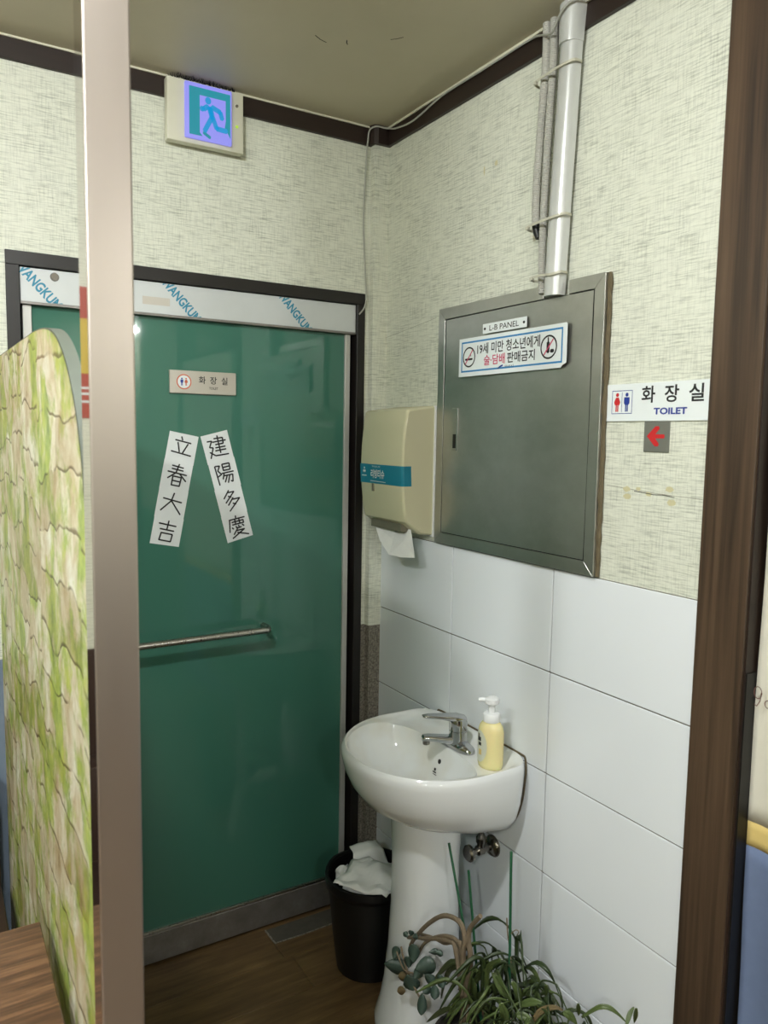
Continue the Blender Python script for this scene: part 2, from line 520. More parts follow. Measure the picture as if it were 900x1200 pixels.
# floor: a slab with loose-laid vinyl planks on it
floor = struct(box('floor', (XL, YR, -0.06), (2.2, 0.12, -0.004), 'floor'), 'brown wood-look vinyl floor of the passage', 'floor')
random.seed(5)
PW, PLN = 0.152, 1.22
rows = 20
for r in range(rows):
    y1 = -0.002 - r * PW; y0 = y1 - PW + 0.0015
    x = XL + 0.001 - (r * 0.43) % PLN
    while x < 0:
        a, b = max(x, XL + 0.001), min(x + PLN - 0.0015, -0.002)
        if b - a > 0.05:
            if r == 0 and b > -0.395:
                if a < -0.40:
                    box('plank', (a, y0, -0.004), (min(b, -0.396), y1, 0.0), 'floor', floor, 0.0006)
                box('plank', (max(a, -0.394), y0, -0.004), (b, y1 - 0.075, 0.0), 'floor', floor, 0.0006)
            else:
                box('plank', (a, y0, -0.004), (b, y1, 0.0), 'floor', floor, 0.0006)
        x += PLN
v, f = boxvf((-0.393, -0.074, -0.004), (-0.004, -0.002, -0.0022))
tag(O('concrete_patch', v, f, 'concrete', floor), 'bare grey screed where the vinyl is cut away')
v, f = stroke2([[(-0.393, -0.076), (-0.30, -0.080), (-0.2, -0.077), (-0.08, -0.080)], [(-0.395, -0.004), (-0.392, -0.076)]], 0.006)
O('cut_edge', [(a, b, 0.0004) for a, b in v], f, 'granite', floor)

ceiling = struct(box('ceiling', (XL, YR, CEIL_Z), (2.2, 0.12, CEIL_Z + 0.06), 'ceiling'), 'stained beige ceiling', 'ceiling')
for a, b, l, ang in ((-0.42, -0.40, 0.02, 0.4), (-0.36, -0.42, 0.01, 1.0), (-0.27, -0.5, 0.016, -0.9)):
    c, s = math.cos(ang) * l, math.sin(ang) * l
    vv, ff = stroke2([[(a - c, b - s), (a, b + 0.003), (a + c, b + s)]], 0.0025)
    O('scuff_mark', [(p, q, CEIL_Z - 0.0005) for p, q in vv], ff, 'dust', ceiling)

# wall with the door (back wall) - opening for the door from -1.075 to -0.0666, up to 1.99
DL, DR, DT = -1.0748, -0.0666, 1.9896
wb = struct(box('wall_back', (XL, 0.0, DT), (0.12, 0.1, CEIL_Z), 'wallpaper'), 'linen wallpapered wall over the green sliding door', 'wall')
box('wall_panel', (XL, 0.0, 0.97), (DL, 0.1, DT), 'wallpaper', wb)
box('wall_panel', (DR, 0.0, 0.942), (0.12, 0.1, DT), 'wallpaper', wb)
box('wall_panel', (DR, 0.0, 0.0), (0.12, 0.1, 0.942), 'granite', wb)
tag(box('dado_panel', (-1.155, 0.001, 0.0), (DL, 0.1, 0.97), 'dado', wb), 'grey dado beside the door, bluish light put into its colour')
tag(box('dado_panel', (XL, -0.006, 0.0), (-1.155, 0.1, 0.97), 'bench', wb), 'dark brown dado behind the bench')
box('wall_core', (XL, 0.1, 0.0), (0.12, 0.12, CEIL_Z), 'wallpaper_plain', wb)

# right wall with the tiles
JAMB0, JAMB1 = -1.2075, -1.308
wr = struct(box('wall_right', (0.0, JAMB1, 0.0), (0.12, 0.0, CEIL_Z), 'wallpaper'), 'linen wallpapered wall over white glossy tiles', 'wall')
box('grout_bed', (-0.0022, JAMB0, 0.0), (0.0, -0.0, 1.2495), 'grout', wr)
TH, GAP = 0.25, 0.0034
cols = [(-0.0165, -0.4148), (-0.4148, -0.8131), (-0.8131, JAMB0 + 0.0005)]
for r in range(5):
    for (ya, yb) in cols:
        box('tile', (-0.0062, yb + GAP / 2, r * TH + GAP / 2), (0.0, ya - GAP / 2, (r + 1) * TH - GAP / 2), 'tile', wr, 0.0012, 1)
# wallpaper seams and glue stains beside the sign
random.seed(3)
for (a, b, ra, rb) in ((1.015, 1.450, .010, .006), (1.017, 1.434, .011, .006), (1.045, 1.452, .006, .004), (1.072, 1.443, .008, .005), (1.122, 1.456, .010, .006), (1.128, 1.430, .011, .007), (.548, 2.24, .006, .008), (.50, 2.235, .003, .012)):
    vv = [(a + ra * math.cos(k * math.pi / 6) * random.uniform(.75, 1.15), b + rb * math.sin(k * math.pi / 6) * random.uniform(.75, 1.15)) for k in range(12)]
    flat('glue_stain', RW, vv, [tuple(range(12))], 'stain', wr, 0.0005)
vv, ff = stroke2([[(1.035, 1.447), (1.06, 1.445), (1.085, 1.443), (1.11, 1.444), (1.135, 1.441)]], 0.0012)
flat('wallpaper_tear', RW, vv, ff, 'frame', wr, 0.0007)
vv, ff = stroke2([[(0.026, 1.86), (0.15, 1.872), (0.30, 1.888)], [(0.96, 1.455), (1.08, 1.446), (1.2, 1.442)]], 0.0009)
flat('wallpaper_seam', RW, vv, ff, 'wear', wr, 0.0004)

# boxed-in corner column
cc = struct(box('wall_column', (-0.0513, -0.026, 0.942), (0.0, 0.0, CEIL_Z), 'wallpaper', None), 'slim boxed corner column in wallpaper with granite print foot', 'column')
tag(box('column_foot', (-0.0475, -0.0245, 0.0), (0.0, 0.0, 0.942), 'granite', cc), 'speckled grey granite print foot')

# crown boards
tr1 = struct(box('trim_1', (XL, -0.012, 2.4317), (-0.062, 0.0, CEIL_Z), 'trim', None, 0.001), 'dark brown ceiling trim above the door', 'trim')
tr2 = struct(box('trim_2', (-0.012, JAMB0, 2.4317), (0.0, -0.036, CEIL_Z), 'trim', None, 0.001), 'dark brown ceiling trim above the steel panel', 'trim')
pl = [(-0.062, 0.0), (-0.066, -0.02), (-0.060, -0.034), (-0.048, -0.040), (-0.02, -0.040), (0.0, -0.038), (0.0, 0.0)]
v = [(a, b, 2.4317) for a, b in pl] + [(a, b, CEIL_Z) for a, b in pl]
n = len(pl)
struct(O('trim_3', v, [tuple(range(n)), tuple(range(n, 2 * n))] + [(i, (i + 1) % n, (i + 1) % n + n, i + n) for i in range(n)], 'trim'), 'rounded brown ceiling trim around the corner column', 'trim')
# pale paper edge along the ceiling
for nm, lo, hi in (('trim_4', (XL, -0.016, CEIL_Z - 0.005), (-0.064, -0.0125, CEIL_Z)), ('trim_5', (-0.016, JAMB0, CEIL_Z - 0.006), (-0.0125, -0.042, CEIL_Z))):
    struct(box(nm, lo, hi, 'wallpaper_plain'), 'pale paper edge along the ceiling ' + ('over the door' if nm == 'trim_4' else 'over the steel panel'), 'trim')

# jamb of the curtained doorway
jb = struct(box('trim_6', (-0.012, JAMB1, 0.0), (0.0, JAMB0, CEIL_Z), 'walnut', None, 0.001), 'walnut brown door casing right of the tiles', 'door casing')
tag(box('jamb_lining', (-0.004, JAMB1 - 0.003, 0.0), (0.135, JAMB1, CEIL_Z), 'trim', jb), 'dark inner lining')
tag(box('jamb_strip', (-0.003, JAMB1 - 0.006, 0.0), (0.06, JAMB1 - 0.003, 1.135), 'jamb_black', jb), 'black strip')

# the rest of the room
struct(box('wall_left', (XL - 0.1, YR, 0), (XL, 0.12, CEIL_Z), 'wallpaper_plain'), 'cream wall at the far left', 'wall')
wrear = struct(box('wall_rear', (XL, YR - 0.1, 0), (2.2, YR, CEIL_Z), 'wallpaper_plain'), 'cream wall behind the viewer', 'wall')
box('dado_panel', (XL, YR, 0), (2.2, YR + 0.02, 1.05), 'bench', wrear)
wk = struct(box('wall_kitchen', (1.3, YR, 0), (1.4, 0.12, CEIL_Z), 'bench'), 'dark wall beyond the curtained doorway', 'wall')
wr2 = struct(box('wall_right_rear', (0.0, -3.1, 0), (0.12, -2.25, CEIL_Z), 'wallpaper_plain'), 'cream wall beyond the curtained doorway', 'wall')
box('dado_panel', (-0.01, -3.1, 0), (0.0, -2.25, 1.05), 'bench', wr2)
struct(box('wall_partition', (0.12, -1.2, 0), (1.3, -1.1, CEIL_Z), 'bench'), 'dark side wall beyond the curtain', 'wall')

# ================================================================== sliding door
door = struct(thing('door_1', ((DL + DR) / 2, 0.0, 0.0)), 'green glass sliding toilet door in a dark frame', 'door')
fr = box('door_frame', (DL, -0.006, DT - 0.034), (DR, 0.08, DT), 'frame', door, 0.001)
box('jamb', (DL, -0.006, 0.0), (-1.044, 0.08, DT - 0.034), 'frame', door, 0.001)
box('jamb', (-0.094, -0.006, 0.0), (DR, 0.08, DT - 0.034), 'frame', door, 0.001)
box('door_back', (-1.044, 0.07, 0.0), (-0.094, 0.08, DT - 0.034), 'frame', door)
hd = box('header_cover', (-1.042, 0.004, 1.8705), (-0.0945, 0.05, 1.9535), 'header_film', door, 0.001)
tag(hd, 'white film covered steel header with repeated slanted blue lettering')
box('header_lip', (-1.042, 0.002, 1.8645), (-0.0945, 0.05, 1.8703), 'steel_dull', door)
pane = box('glass_pane', (-1.02, 0.022, 0.100), (-0.12, 0.030, 1.864), 'green', door)
box('stile', (-1.0375, 0.014, 0.0), (-1.0165, 0.034, 1.864), 'alu', door, 0.001)
box('stile', (-0.1245, 0.014, 0.0), (-0.107, 0.034, 1.864), 'alu', door, 0.001)
rail = box('bottom_rail', (-1.016, 0.012, 0.004), (-0.1248, 0.036, 0.092), 'steel_dull', door, 0.0012)
box('rail_lip', (-1.016, 0.014, 0.0925), (-0.1248, 0.036, 0.1005), 'steel', door, 0.001)
# handle bar with bent end
hp = [(-0.405 + 0.0, 0.022, 0.9685), (-0.402, -0.012, 0.9685)]
hp = [(-0.392, 0.022, 0.972), (-0.392, -0.006, 0.972), (-0.395, -0.022, 0.972), (-0.403, -0.033, 0.972), (-0.418, -0.038, 0.972), (-0.6, -0.038, 0.9705), (-0.92, -0.038, 0.968),
      (-0.935, -0.033, 0.968), (-0.943, -0.022, 0.968), (-0.946, -0.006, 0.968), (-0.946, 0.022, 0.968)]
tag(tube('handle', spline(hp, 4), 0.0095, 'steel', door, 12), 'horizontal chrome bar handle')
# lettering on the header film: the words run off the lower edge
def clip_below(vf, b0, b1):
    bm = bmesh.new()
    vs = [bm.verts.new((a, b, 0)) for a, b in vf[0]]
    for q in vf[1]:
        try: bm.faces.new([vs[i] for i in q])
        except ValueError: pass
    for co, no in (((0, b0, 0), (0, -1, 0)), ((0, b1, 0), (0, 1, 0))):
        bmesh.ops.bisect_plane(bm, geom=bm.verts[:] + bm.edges[:] + bm.faces[:], plane_co=co, plane_no=no, clear_outer=True)
    bm.verts.index_update()
    r = ([(q.co.x, q.co.y) for q in bm.verts], [tuple(x.index for x in q.verts) for q in bm.faces])
    bm.free()
    return r
for cx in (-1.0, -0.640, -0.300):
    v0, f0 = text_fit('WANGKUM', 0, 0, w=0.138, h=0.027, bold=0.03)
    ang = math.radians(-47)
    v0 = [(cx + a * math.cos(ang) - b * math.sin(ang), 1.913 + a * math.sin(ang) + b * math.cos(ang)) for a, b in v0]
    v0, f0 = clip_below((v0, f0), 1.8715, 1.9525)
    flat('film_lettering', BWALL, v0, f0, 'film_blue', hd, -0.0035)
v, f = rect2(-0.745, 1.893, -0.672, 1.914)
flat('film_label', BWALL, v, f, 'sign_silver', hd, -0.0034)
lathe('screw', [(0.0, 0.003), (0.009, 0.003), (0.011, 0.0), (0.011, -0.006)], (-0.962, 0.0035, 1.937), 'chrome_dull', hd, axis=(0, -1, 0), segs=14)

# ================================================================== foreground post
post = thing('steel_post', (-1.08, -1.205, 0.0), 'square stainless steel post standing in the left foreground', 'post')
PX0, PX1, PY0, PY1 = -1.105, -1.055, -1.23, -1.18
b = 0.0022
prof = [(PX0 + b, PY0), (PX1 - b, PY0), (PX1 - 0.0006, PY0 + 0.0006), (PX1, PY0 + b), (PX1, PY1 - b), (PX1 - b, PY1), (PX0 + b, PY1), (PX0, PY1 - b), (PX0, PY0 + b), (PX0 + 0.0006, PY0 + 0.0006)]
v, f = loftvf([[(x, y, 0.0) for x, y in prof], [(x, y, CEIL_Z) for x, y in prof]])
shaft = O('post_shaft', v, f, 'post', post)
shaft.data.materials.append(M['post_side'])
for p in shaft.data.polygons:
    if p.normal.x < -0.95: p.material_index = 1
for z0, z1 in ((0.0, 0.006), (CEIL_Z - 0.006, CEIL_Z)):
    box('mounting_plate', (PX0 - 0.02, PY0 - 0.02, z0), (PX1 + 0.02, PY1 + 0.004, z1), 'steel_dull', post, 0.001)

# ================================================================== booth divider with printed mossy shakes
div = thing('booth_divider', (-1.1, -0.6, 0.0), 'tall divider board with rounded corner, printed with mossy wooden shakes', 'divider')
edge = [(-1.172, 0.02)]
outline = [(-1.172, 0.0), (-1.172, 1.44), (-1.160, 1.500), (-1.138, 1.552), (-1.108, 1.596), (-1.062, 1.640), (-1.008, 1.672), (-0.945, 1.693), (-0.86, 1.705), (-0.76, 1.710), (-0.05, 1.716), (-0.05, 0.0)]
outline = [outline[0]] + [(p[1], p[2]) for p in spline([(0, y, z) for y, z in outline[1:10]], 4)] + outline[10:]
def bx(y, side):
    base = -1.1015 + (y + 1.16) / 1.11 * (-0.010)
    return base if side == 0 else base + 0.017
n = len(outline)
vL = [(bx(y, 0), y, z) for y, z in outline]; vR = [(bx(y, 1), y, z) for y, z in outline]
O('board_core', vL + vR, [tuple(range(n)), tuple(range(n, 2 * n))] + [(i, (i + 1) % n, (i + 1) % n + n, i + n) for i in range(n)], 'edge_band', div, True)
inset = [(y if i in (0, n - 1) else y, z) for i, (y, z) in enumerate(outline)]
O('printed_sheet', [(bx(y, 0) - 0.0008, y + (0.002 if y < -0.6 else -0.002), z - 0.002 * (z > 0.1)) for y, z in outline], [tuple(range(n))], 'mossy', div)
O('printed_sheet', [(bx(y, 1) + 0.0008, y + (0.002 if y < -0.6 else -0.002), z - 0.002 * (z > 0.1)) for y, z in outline], [tuple(range(n))], 'mossy', div)

# ================================================================== table and bench behind it
tb = thing('dining_table', (-1.7, -1.13, 0.0), 'brown wood grain dining table, its corner showing at the lower left', 'table')
box('tabletop', (-2.32, -1.50, 0.69), (-1.122, -0.778, 0.72), 'table', tb, 0.002)
for x in (-2.25, -1.22):
    for y in (-1.43, -0.88):
        box('leg', (x - 0.02, y - 0.02, 0.0), (x + 0.02, y + 0.02, 0.69), 'black', tb)
bn = thing('booth_bench', (-1.75, -0.2, 0.0), 'dark brown booth bench against the wall behind the table', 'bench')
box('backrest', (-2.4, -0.10, 0.0), (-1.135, -0.008, 0.68), 'bench', bn, 0.006, 2)
box('seat', (-2.4, -0.52, 0.36), (-1.135, -0.102, 0.43), 'bench', bn, 0.008, 2)
box('base', (-2.4, -0.46, 0.0), (-1.135, -0.102, 0.36), 'bench', bn)
ps = thing('wall_poster', (-1.36, 0.0, 1.75), 'red and yellow wall notice left of the door, mirrored in the post', 'poster')
box('sheet', (-1.52, -0.003, 1.585), (-1.19, -0.0005, 1.92), 'poster_red', ps)
box('color_block', (-1.47, -0.0038, 1.70), (-1.24, -0.0031, 1.84), 'poster_yellow', ps)
for z in (1.625, 1.645, 1.66):
    box('print_line', (-1.5, -0.0038, z), (-1.21, -0.0031, z + 0.006), 'print_white', ps)

# ================================================================== exit sign
ex = thing('exit_sign', (-0.579, 0.0, 2.32), 'small cream box with a glowing blue green running man exit sign', 'exit sign')
hs = box('housing', (-0.686, -0.040, 2.316), (-0.477, -0.0125, 2.474), 'housing', ex, 0.003, 2)
dp = box('diffuser', (-0.6415, -0.052, 2.327), (-0.514, -0.0405, 2.468), 'exit_lilac', ex, 0.003, 2)
EXP = Plane((-0.6415, -0.0522, 2.327), (1, 0, 0), (0, 0, 1))
W_, H_ = 0.1275, 0.141
def exf(name, v2, mat, off):
    V, F = v2
    flat(name, EXP, [(a * W_, b * H_) for a, b in V], F, mat, dp, off)
exf('left_field', ([(.08, .06), (.36, .06), (.30, .12), (.30, .79), (.86, .79), (.86, .42), (.84, .30), (.96, .12), (.96, .92), (.08, .92)], [(0, 1, 2, 3), (0, 3, 4, 9), (4, 8, 9), (4, 5, 8), (5, 6, 7, 8)]), 'exit_teal', 0.0004)
exf('running_figure', stroke2([[(.50, .60), (.56, .42)], [(.53, .60), (.58, .42)], [(.47, .62), (.38, .55), (.32, .56)], [(.56, .62), (.74, .56), (.78, .44)], [(.55, .42), (.40, .16)], [(.58, .43), (.66, .25), (.88, .24)]], .095), 'exit_blue', 0.0008)
exf('running_figure', disc2(.48, .72, .065), 'exit_blue', 0.0008)
exf('figure_foot', stroke2([[(.38, .13), (.52, .06)]], .06), 'exit_teal', 0.0008)
lathe('test_button', [(0.0, 0.003), (0.0035, 0.003), (0.004, 0.0)], (-0.496, -0.040, 2.438), 'cream_dark', ex, axis=(0, -1, 0), segs=12)
lathe('status_light', [(0.0, 0.003), (0.0035, 0.003), (0.004, 0.0)], (-0.496, -0.040, 2.384), 'led_green', ex, axis=(0, -1, 0), segs=12)
# sooty fluff on top of the sign
random.seed(11)
vs, fs = [], []
for k in range(240):
    x = random.uniform(-0.672, -0.50) ; y = random.uniform(-0.045, -0.014); z = 2.4745
    d = Vector((random.gauss(0, 1), random.gauss(0, 0.6), random.uniform(0.0, 0.7))).normalized() * random.uniform(0.004, 0.013)
    tv, tf = tubevf([(x, y, z), Vector((x, y, z)) + d * 0.6, Vector((x, y, min(z + 0.009, 2.484))) + Vector((d.x, d.y, 0))], [0.0009, 0.0008, 0.0004], 3)
    o = len(vs); vs += tv; fs += [tuple(i + o for i in q) for q in tf]
tag(O('sooty_dust', vs, fs, 'dust'), 'black sooty fluff lying on top of the exit sign', 'dust', kind='stuff')

# ================================================================== signs on the door
GY = 0.022     # front of the glass
GP = Plane((0, GY, 0), (1, 0, 0), (0, 0, 1))
ds = thing('door_sign', (-0.577, GY, 1.664), 'small silver toilet sign on the green glass door', 'sign')
# lies on the glass, hence a little higher than its place on the wall plane
box('sign_plate', (-0.672, GY - 0.008, 1.661), (-0.480, GY, 1.7245), 'sign_silver', ds, 0.0012, 1)
def dsf(name, vf, mat):
    flat(name, GP, vf[0], vf[1], mat, ds, 0.0085)
dsf('emblem_ring', ring2(-0.632, 1.693, .018, .021), 'orange')
dsf('emblem_field', disc2(-0.632, 1.693, .018), 'print_white')
def figure2(a, b, h, skirt):
    hd_ = disc2(a, b + .42 * h, .11 * h, 12)
    if skirt:
        body = ([(a - .10 * h, b + .28 * h), (a + .10 * h, b + .28 * h), (a + .22 * h, b + .02 * h), (a + .15 * h, b - .14 * h), (a - .15 * h, b - .14 * h), (a - .22 * h, b + .02 * h)], [(0, 1, 2, 3, 4, 5)])
    else:
        body = ([(a - .19 * h, b + .28 * h), (a + .19 * h, b + .28 * h), (a + .19 * h, b - .05 * h), (a + .11 * h, b - .14 * h), (a - .11 * h, b - .14 * h), (a - .19 * h, b - .05 * h)], [(0, 1, 2, 3, 4, 5)])
    l1 = rect2(a - .10 * h, b - .5 * h, a - .015 * h, b - .14 * h); l2 = rect2(a + .015 * h, b - .5 * h, a + .10 * h, b - .14 * h)
    return join(hd_, body, l1, l2)
for aa, mt, sk in ((-0.638, 'navy', False), (-0.626, 'orange', True)):
    V, F = figure2(aa, 1.693, .021, sk)
    flat('figure', GP, V, F, mt, ds, 0.0088)
dsf('lettering', text_fit('화', -0.580, 1.700, h=.021, bold=.012), 'ink')
dsf('lettering', text_fit('장', -0.5475, 1.700, h=.021, bold=.012), 'ink')
dsf('lettering', text_fit('실', -0.515, 1.700, h=.021, bold=.012), 'ink')
dsf('lettering', text_fit('TOILET', -0.547, 1.678, w=.026, h=.007, bold=.01), 'ink')

CH = {
'rise': [[(.40, 1.02), (.46, .86)], [(.12, .82), (.90, .78)], [(.26, .72), (.40, .28)], [(.76, .72), (.58, .26)], [(.0, .26), (1.0, .18)]],
'spring': [[(.2, .95), (.76, .90)], [(.2, .80), (.78, .76)], [(.04, .64), (.97, .58)], [(.52, 1.05), (.44, .62), (.06, .32)], [(.62, .6), (.97, .28)], [(.32, .45), (.30, .02)], [(.32, .45), (.72, .43), (.70, .0)], [(.31, .24), (.70, .22)], [(.30, .02), (.70, .01)]],
'big': [[(.05, .70), (.97, .60)], [(.54, 1.0), (.46, .62), (.02, .10)], [(.48, .6), (1.0, .02)]],
'luck': [[(.08, .84), (.92, .78)], [(.52, 1.0), (.50, .56)], [(.16, .58), (.84, .54)], [(.24, .40), (.20, .04)], [(.24, .40), (.80, .37), (.77, .02)], [(.20, .05), (.77, .02)]],
'build': [[(.42, .92), (.86, .88), (.84, .62)], [(.30, .77), (1.0, .73)], [(.42, .62), (.84, .60)], [(.40, .47), (.90, .44)], [(.36, .33), (.92, .30)], [(.62, 1.03), (.60, .18)], [(.03, .85), (.28, .83), (.10, .55), (.27, .50), (.02, .02)], [(.06, .32), (.30, .10), (1.0, .04)]],
'sun': [[(.10, .95), (.12, .0)], [(.10, .95), (.34, .92), (.20, .70), (.34, .50), (.15, .42)], [(.50, .97), (.50, .65)], [(.50, .97), (.88, .95), (.86, .64)], [(.50, .81), (.86, .80)], [(.50, .66), (.86, .64)], [(.38, .54), (1.0, .51)], [(.50, .50), (.38, .25)], [(.48, .40), (.94, .37), (.86, .02), (.76, .08)], [(.62, .38), (.45, .08)], [(.78, .38), (.60, .02)]],
'many': [[(.50, 1.0), (.15, .65)], [(.42, .9), (.76, .88), (.2, .42)], [(.40, .72), (.55, .64)], [(.64, .6), (.3, .28)], [(.58, .52), (.97, .50), (.3, -.02)], [(.55, .33), (.70, .24)]],
'joy': [[(.52, 1.04), (.50, .9)], [(.12, .9), (.97, .86)], [(.15, .9), (.03, .3)], [(.25, .76), (.87, .74)], [(.25, .63), (.87, .60)], [(.43, .88), (.42, .62)], [(.65, .88), (.65, .62)], [(.86, .75), (.86, .6)], [(.2, .5), (.25, .42)], [(.4, .52), (.43, .42), (.68, .42)], [(.55, .54), (.58, .47)], [(.75, .53), (.83, .44)], [(.46, .38), (.2, .14)], [(.4, .3), (.82, .28), (.1, -.03)], [(.4, .2), (.98, -.04)]],
}
def paper_strip(center, w, h, tilt, chars, label):
    s = thing('paper_strip', (center[0], GY, center[1]), label, 'paper note', 'spring greeting strips on the door')
    pl = GP.turned(center[0], center[1], tilt)
    q = h / 4
    random.seed(len(label))
    for i, ch in enumerate(chars):
        b1 = h / 2 - i * q
        b0 = b1 - q - (0.004 if i < 3 else 0)
        j = random.uniform(-.0012, .0012)
        o_ = 0.0010 - 0.0002 * i
        c4 = [(-w / 2 + j, b0), (w / 2 + j, b0), (w / 2 + j, b1), (-w / 2 + j, b1)]
        vv = [pl.p(a, b_, o_) for a, b_ in c4] + [pl.p(a, b_, o_ - 0.0004) for a, b_ in c4]
        pp = O('paper_square', vv, [(0, 1, 2, 3), (4, 5, 6, 7), (0, 1, 5, 4), (1, 2, 6, 5), (2, 3, 7, 6), (3, 0, 4, 7)], 'paper', s)
        sx, sy = w * 0.70, q * 0.74
        lines = [[(-sx / 2 + a * sx + random.uniform(-.0006, .0006), b1 - q * .87 + b_ * sy) for a, b_ in ln] for ln in CH[ch]]
        V, F = stroke2(lines, 0.0042)
        flat('brush_lettering', pl, V, F, 'ink', pp, 0.0014)
    return s
paper_strip((-0.660, 1.3925), 0.083, 0.318, math.radians(-11.0), ['rise', 'spring', 'big', 'luck'], 'white paper strip leaning right with four black handwritten characters, left one on door')
paper_strip((-0.504, 1.3965), 0.081, 0.321, math.radians(14.6), ['build', 'sun', 'many', 'joy'], 'white paper strip leaning left with four black handwritten characters, right one on door')

# ================================================================== steel wiring panel
PN = thing('wiring_panel', (0.0, -0.65, 1.252), 'large brushed steel electrical panel door set in the wall above the tiles', 'electrical panel')
y0, y1, z0, z1 = -0.336, -0.946, 1.2525, 1.904
T = -0.017
FW = 0.030
def fbar(c4):
    vv = [(T, a, b_) for a, b_ in c4] + [(-0.0002, a, b_) for a, b_ in c4]
    return O('frame_bar', vv, [(0, 1, 2, 3), (4, 5, 6, 7), (0, 1, 5, 4), (1, 2, 6, 5), (2, 3, 7, 6), (3, 0, 4, 7)], 'steel_panel', PN, False, 0.0006)
fbar([(y0, z0), (y0 - FW, z0 + FW), (y0 - FW, z1 - FW), (y0, z1)])
fbar([(y1, z0), (y1 + FW, z0 + FW), (y1 + FW, z1 - FW), (y1, z1)])
fbar([(y0, z0), (y1, z0), (y1 + FW, z0 + FW), (y0 - FW, z0 + FW)])
fbar([(y0, z1), (-0.758, z1), (-0.758, z1 - FW), (y0 - FW, z1 - FW)])
fbar([(-0.838, z1), (y1, z1), (y1 + FW, z1 - FW), (-0.838, z1 - FW)])
# door leaf, slightly bowed along its top edge
nu, nv = 24, 20
V = []
for j in range(nv + 1):
    for i in range(nu + 1):
        u_, w_ = i / nu, j / nv
        yy = y0 - FW - 0.003 + (y1 + FW + 0.003 - (y0 - FW - 0.003)) * u_
        zz = z0 + FW + 0.003 + (z1 - z0 - 2 * FW - 0.006) * w_
        d = 0.004 * (max(0, w_ - .85) / .15) ** 2 * math.sin(math.pi * min(1, u_ * 1.02)) + 0.0012 * math.sin(3 * u_ + 1) * math.sin(5 * w_)
        V.append((T + 0.0015 - d, yy, zz))
F = [(j * (nu + 1) + i, j * (nu + 1) + i + 1, (j + 1) * (nu + 1) + i + 1, (j + 1) * (nu + 1) + i) for j in range(nv) for i in range(nu)]
leaf = O('panel_door', V, F, 'steel_panel', PN, True)
box('panel_back', (-0.010, y1 + 0.003, z0 + 0.003), (-0.0002, y0 - 0.003, z1 - FW), 'black', PN)
lt = box('latch', (T - 0.002, -0.437, 1.515), (T + 0.002, -0.412, 1.630), 'steel_panel', PN, 0.001)
box('latch_slot', (T - 0.0024, -0.432, 1.522), (T - 0.0018, -0.418, 1.560), 'black', lt)
box('latch_edge', (T - 0.0035, -0.4385, 1.515), (T - 0.001, -0.4365, 1.630), 'chrome', lt)
# old brown sealant on its right side
random.seed(2)
zs = [z0 + (z1 - z0) * k / 30 for k in range(31)]
V, F = tubevf([(-0.005 - random.uniform(0, .002), y1 - 0.002 - random.uniform(0, .002), z) for z in zs], [0.005 + random.uniform(-.0012, .0016) for z in zs], 6)
tag(O('sealant_strip', V, F, 'caulk', PN), 'rough brown sealant')

npz = thing('name_plate', (T, -0.624, 1.815), 'small white plate reading L-B PANEL on the steel panel', 'name plate')
nb = box('plate', (T - 0.0058, -0.708, 1.8155), (T - 0.0035, -0.541, 1.8405), 'sign_silver', npz, 0.0005)
nb.data.materials[0] = M['sticker']
flat('lettering', RW, *text_fit('L-B PANEL', 0.6245, 1.828, w=.112, h=.0135, bold=.006), 'ink', npz, 0.0232)
for a in (.550, .699):
    lathe('screw', [(0, .002), (.0028, .0015), (.0035, 0)], (T - 0.0058, -a, 1.828), 'ink', npz, axis=(-1, 0, 0), segs=10)

st = thing('warning_sticker', (T, -0.646, 1.712), 'white sticker with blue border and Korean age warning on the steel panel', 'sticker')
a0, a1, b0, b1 = .444, .846, 1.712, 1.811
c6 = [(a0, b0), (a1 - .017, b0), (a1 - .012, b0 + .006), (a1, b0 + .010), (a1, b1 - .004), (a1 - .004, b1), (a0, b1)]
SO = 0.0236
n = len(c6)
O('sticker_sheet', [RW.p(a, b_, SO) for a, b_ in c6] + [RW.p(a, b_, SO - 0.0008) for a, b_ in c6], [tuple(range(n)), tuple(range(n, 2 * n))] + [(i, (i + 1) % n, (i + 1) % n + n, i + n) for i in range(n)], 'sticker', st)
def stf(name, vf, mat, k=1):
    flat(name, RW, vf[0], vf[1], mat, st, SO + 0.0004 * k)
stf('border', frame2(a0 + .011, b0 + .011, a1 - .013, b1 - .009, .0042), 'blue_print')
stf('lettering', text_fit('19세 미만 청소년에게', .6405, 1.779, w=.236, h=.028, bold=.014), 'ink')
stf('lettering', text_fit('술·담배', .592, 1.7485, w=.083, h=.026, bold=.016), 'pink')
stf('lettering', text_fit('판매금지', .692, 1.7485, w=.100, h=.026, bold=.016), 'ink')
stf('lettering', text_fit('안산시', .650, 1.7275, w=.032, h=.0075, bold=.004), 'ink')
stf('city_mark', stroke2([[(.607, 1.7245), (.616, 1.729), (.626, 1.7315)]], .004), 'navy')
for aa, r_ in ((.488, .0265), (.788, .0275)):
    stf('ban_ring', ring2(aa, 1.7615, r_ - .004, r_), 'ink')
    stf('ban_slash', stroke2([[(aa - .015, 1.7615 - .017), (aa + .015, 1.7615 + .017)]], .0035), 'pink', 2)
stf('cigarette', stroke2([[(.472, 1.756), (.502, 1.756)]], .005), 'ink')
stf('smoke', stroke2([[(.496, 1.763), (.494, 1.770), (.499, 1.776)]], .002), 'ink')
stf('bottle_picture', stroke2([[(.786, 1.783), (.786, 1.772)]], .004), 'ink')
stf('bottle_picture', stroke2([[(.786, 1.772), (.786, 1.750)]], .010), 'ink')
stf('cup_picture', stroke2([[(.795, 1.752), (.804, 1.752)]], .008), 'ink')

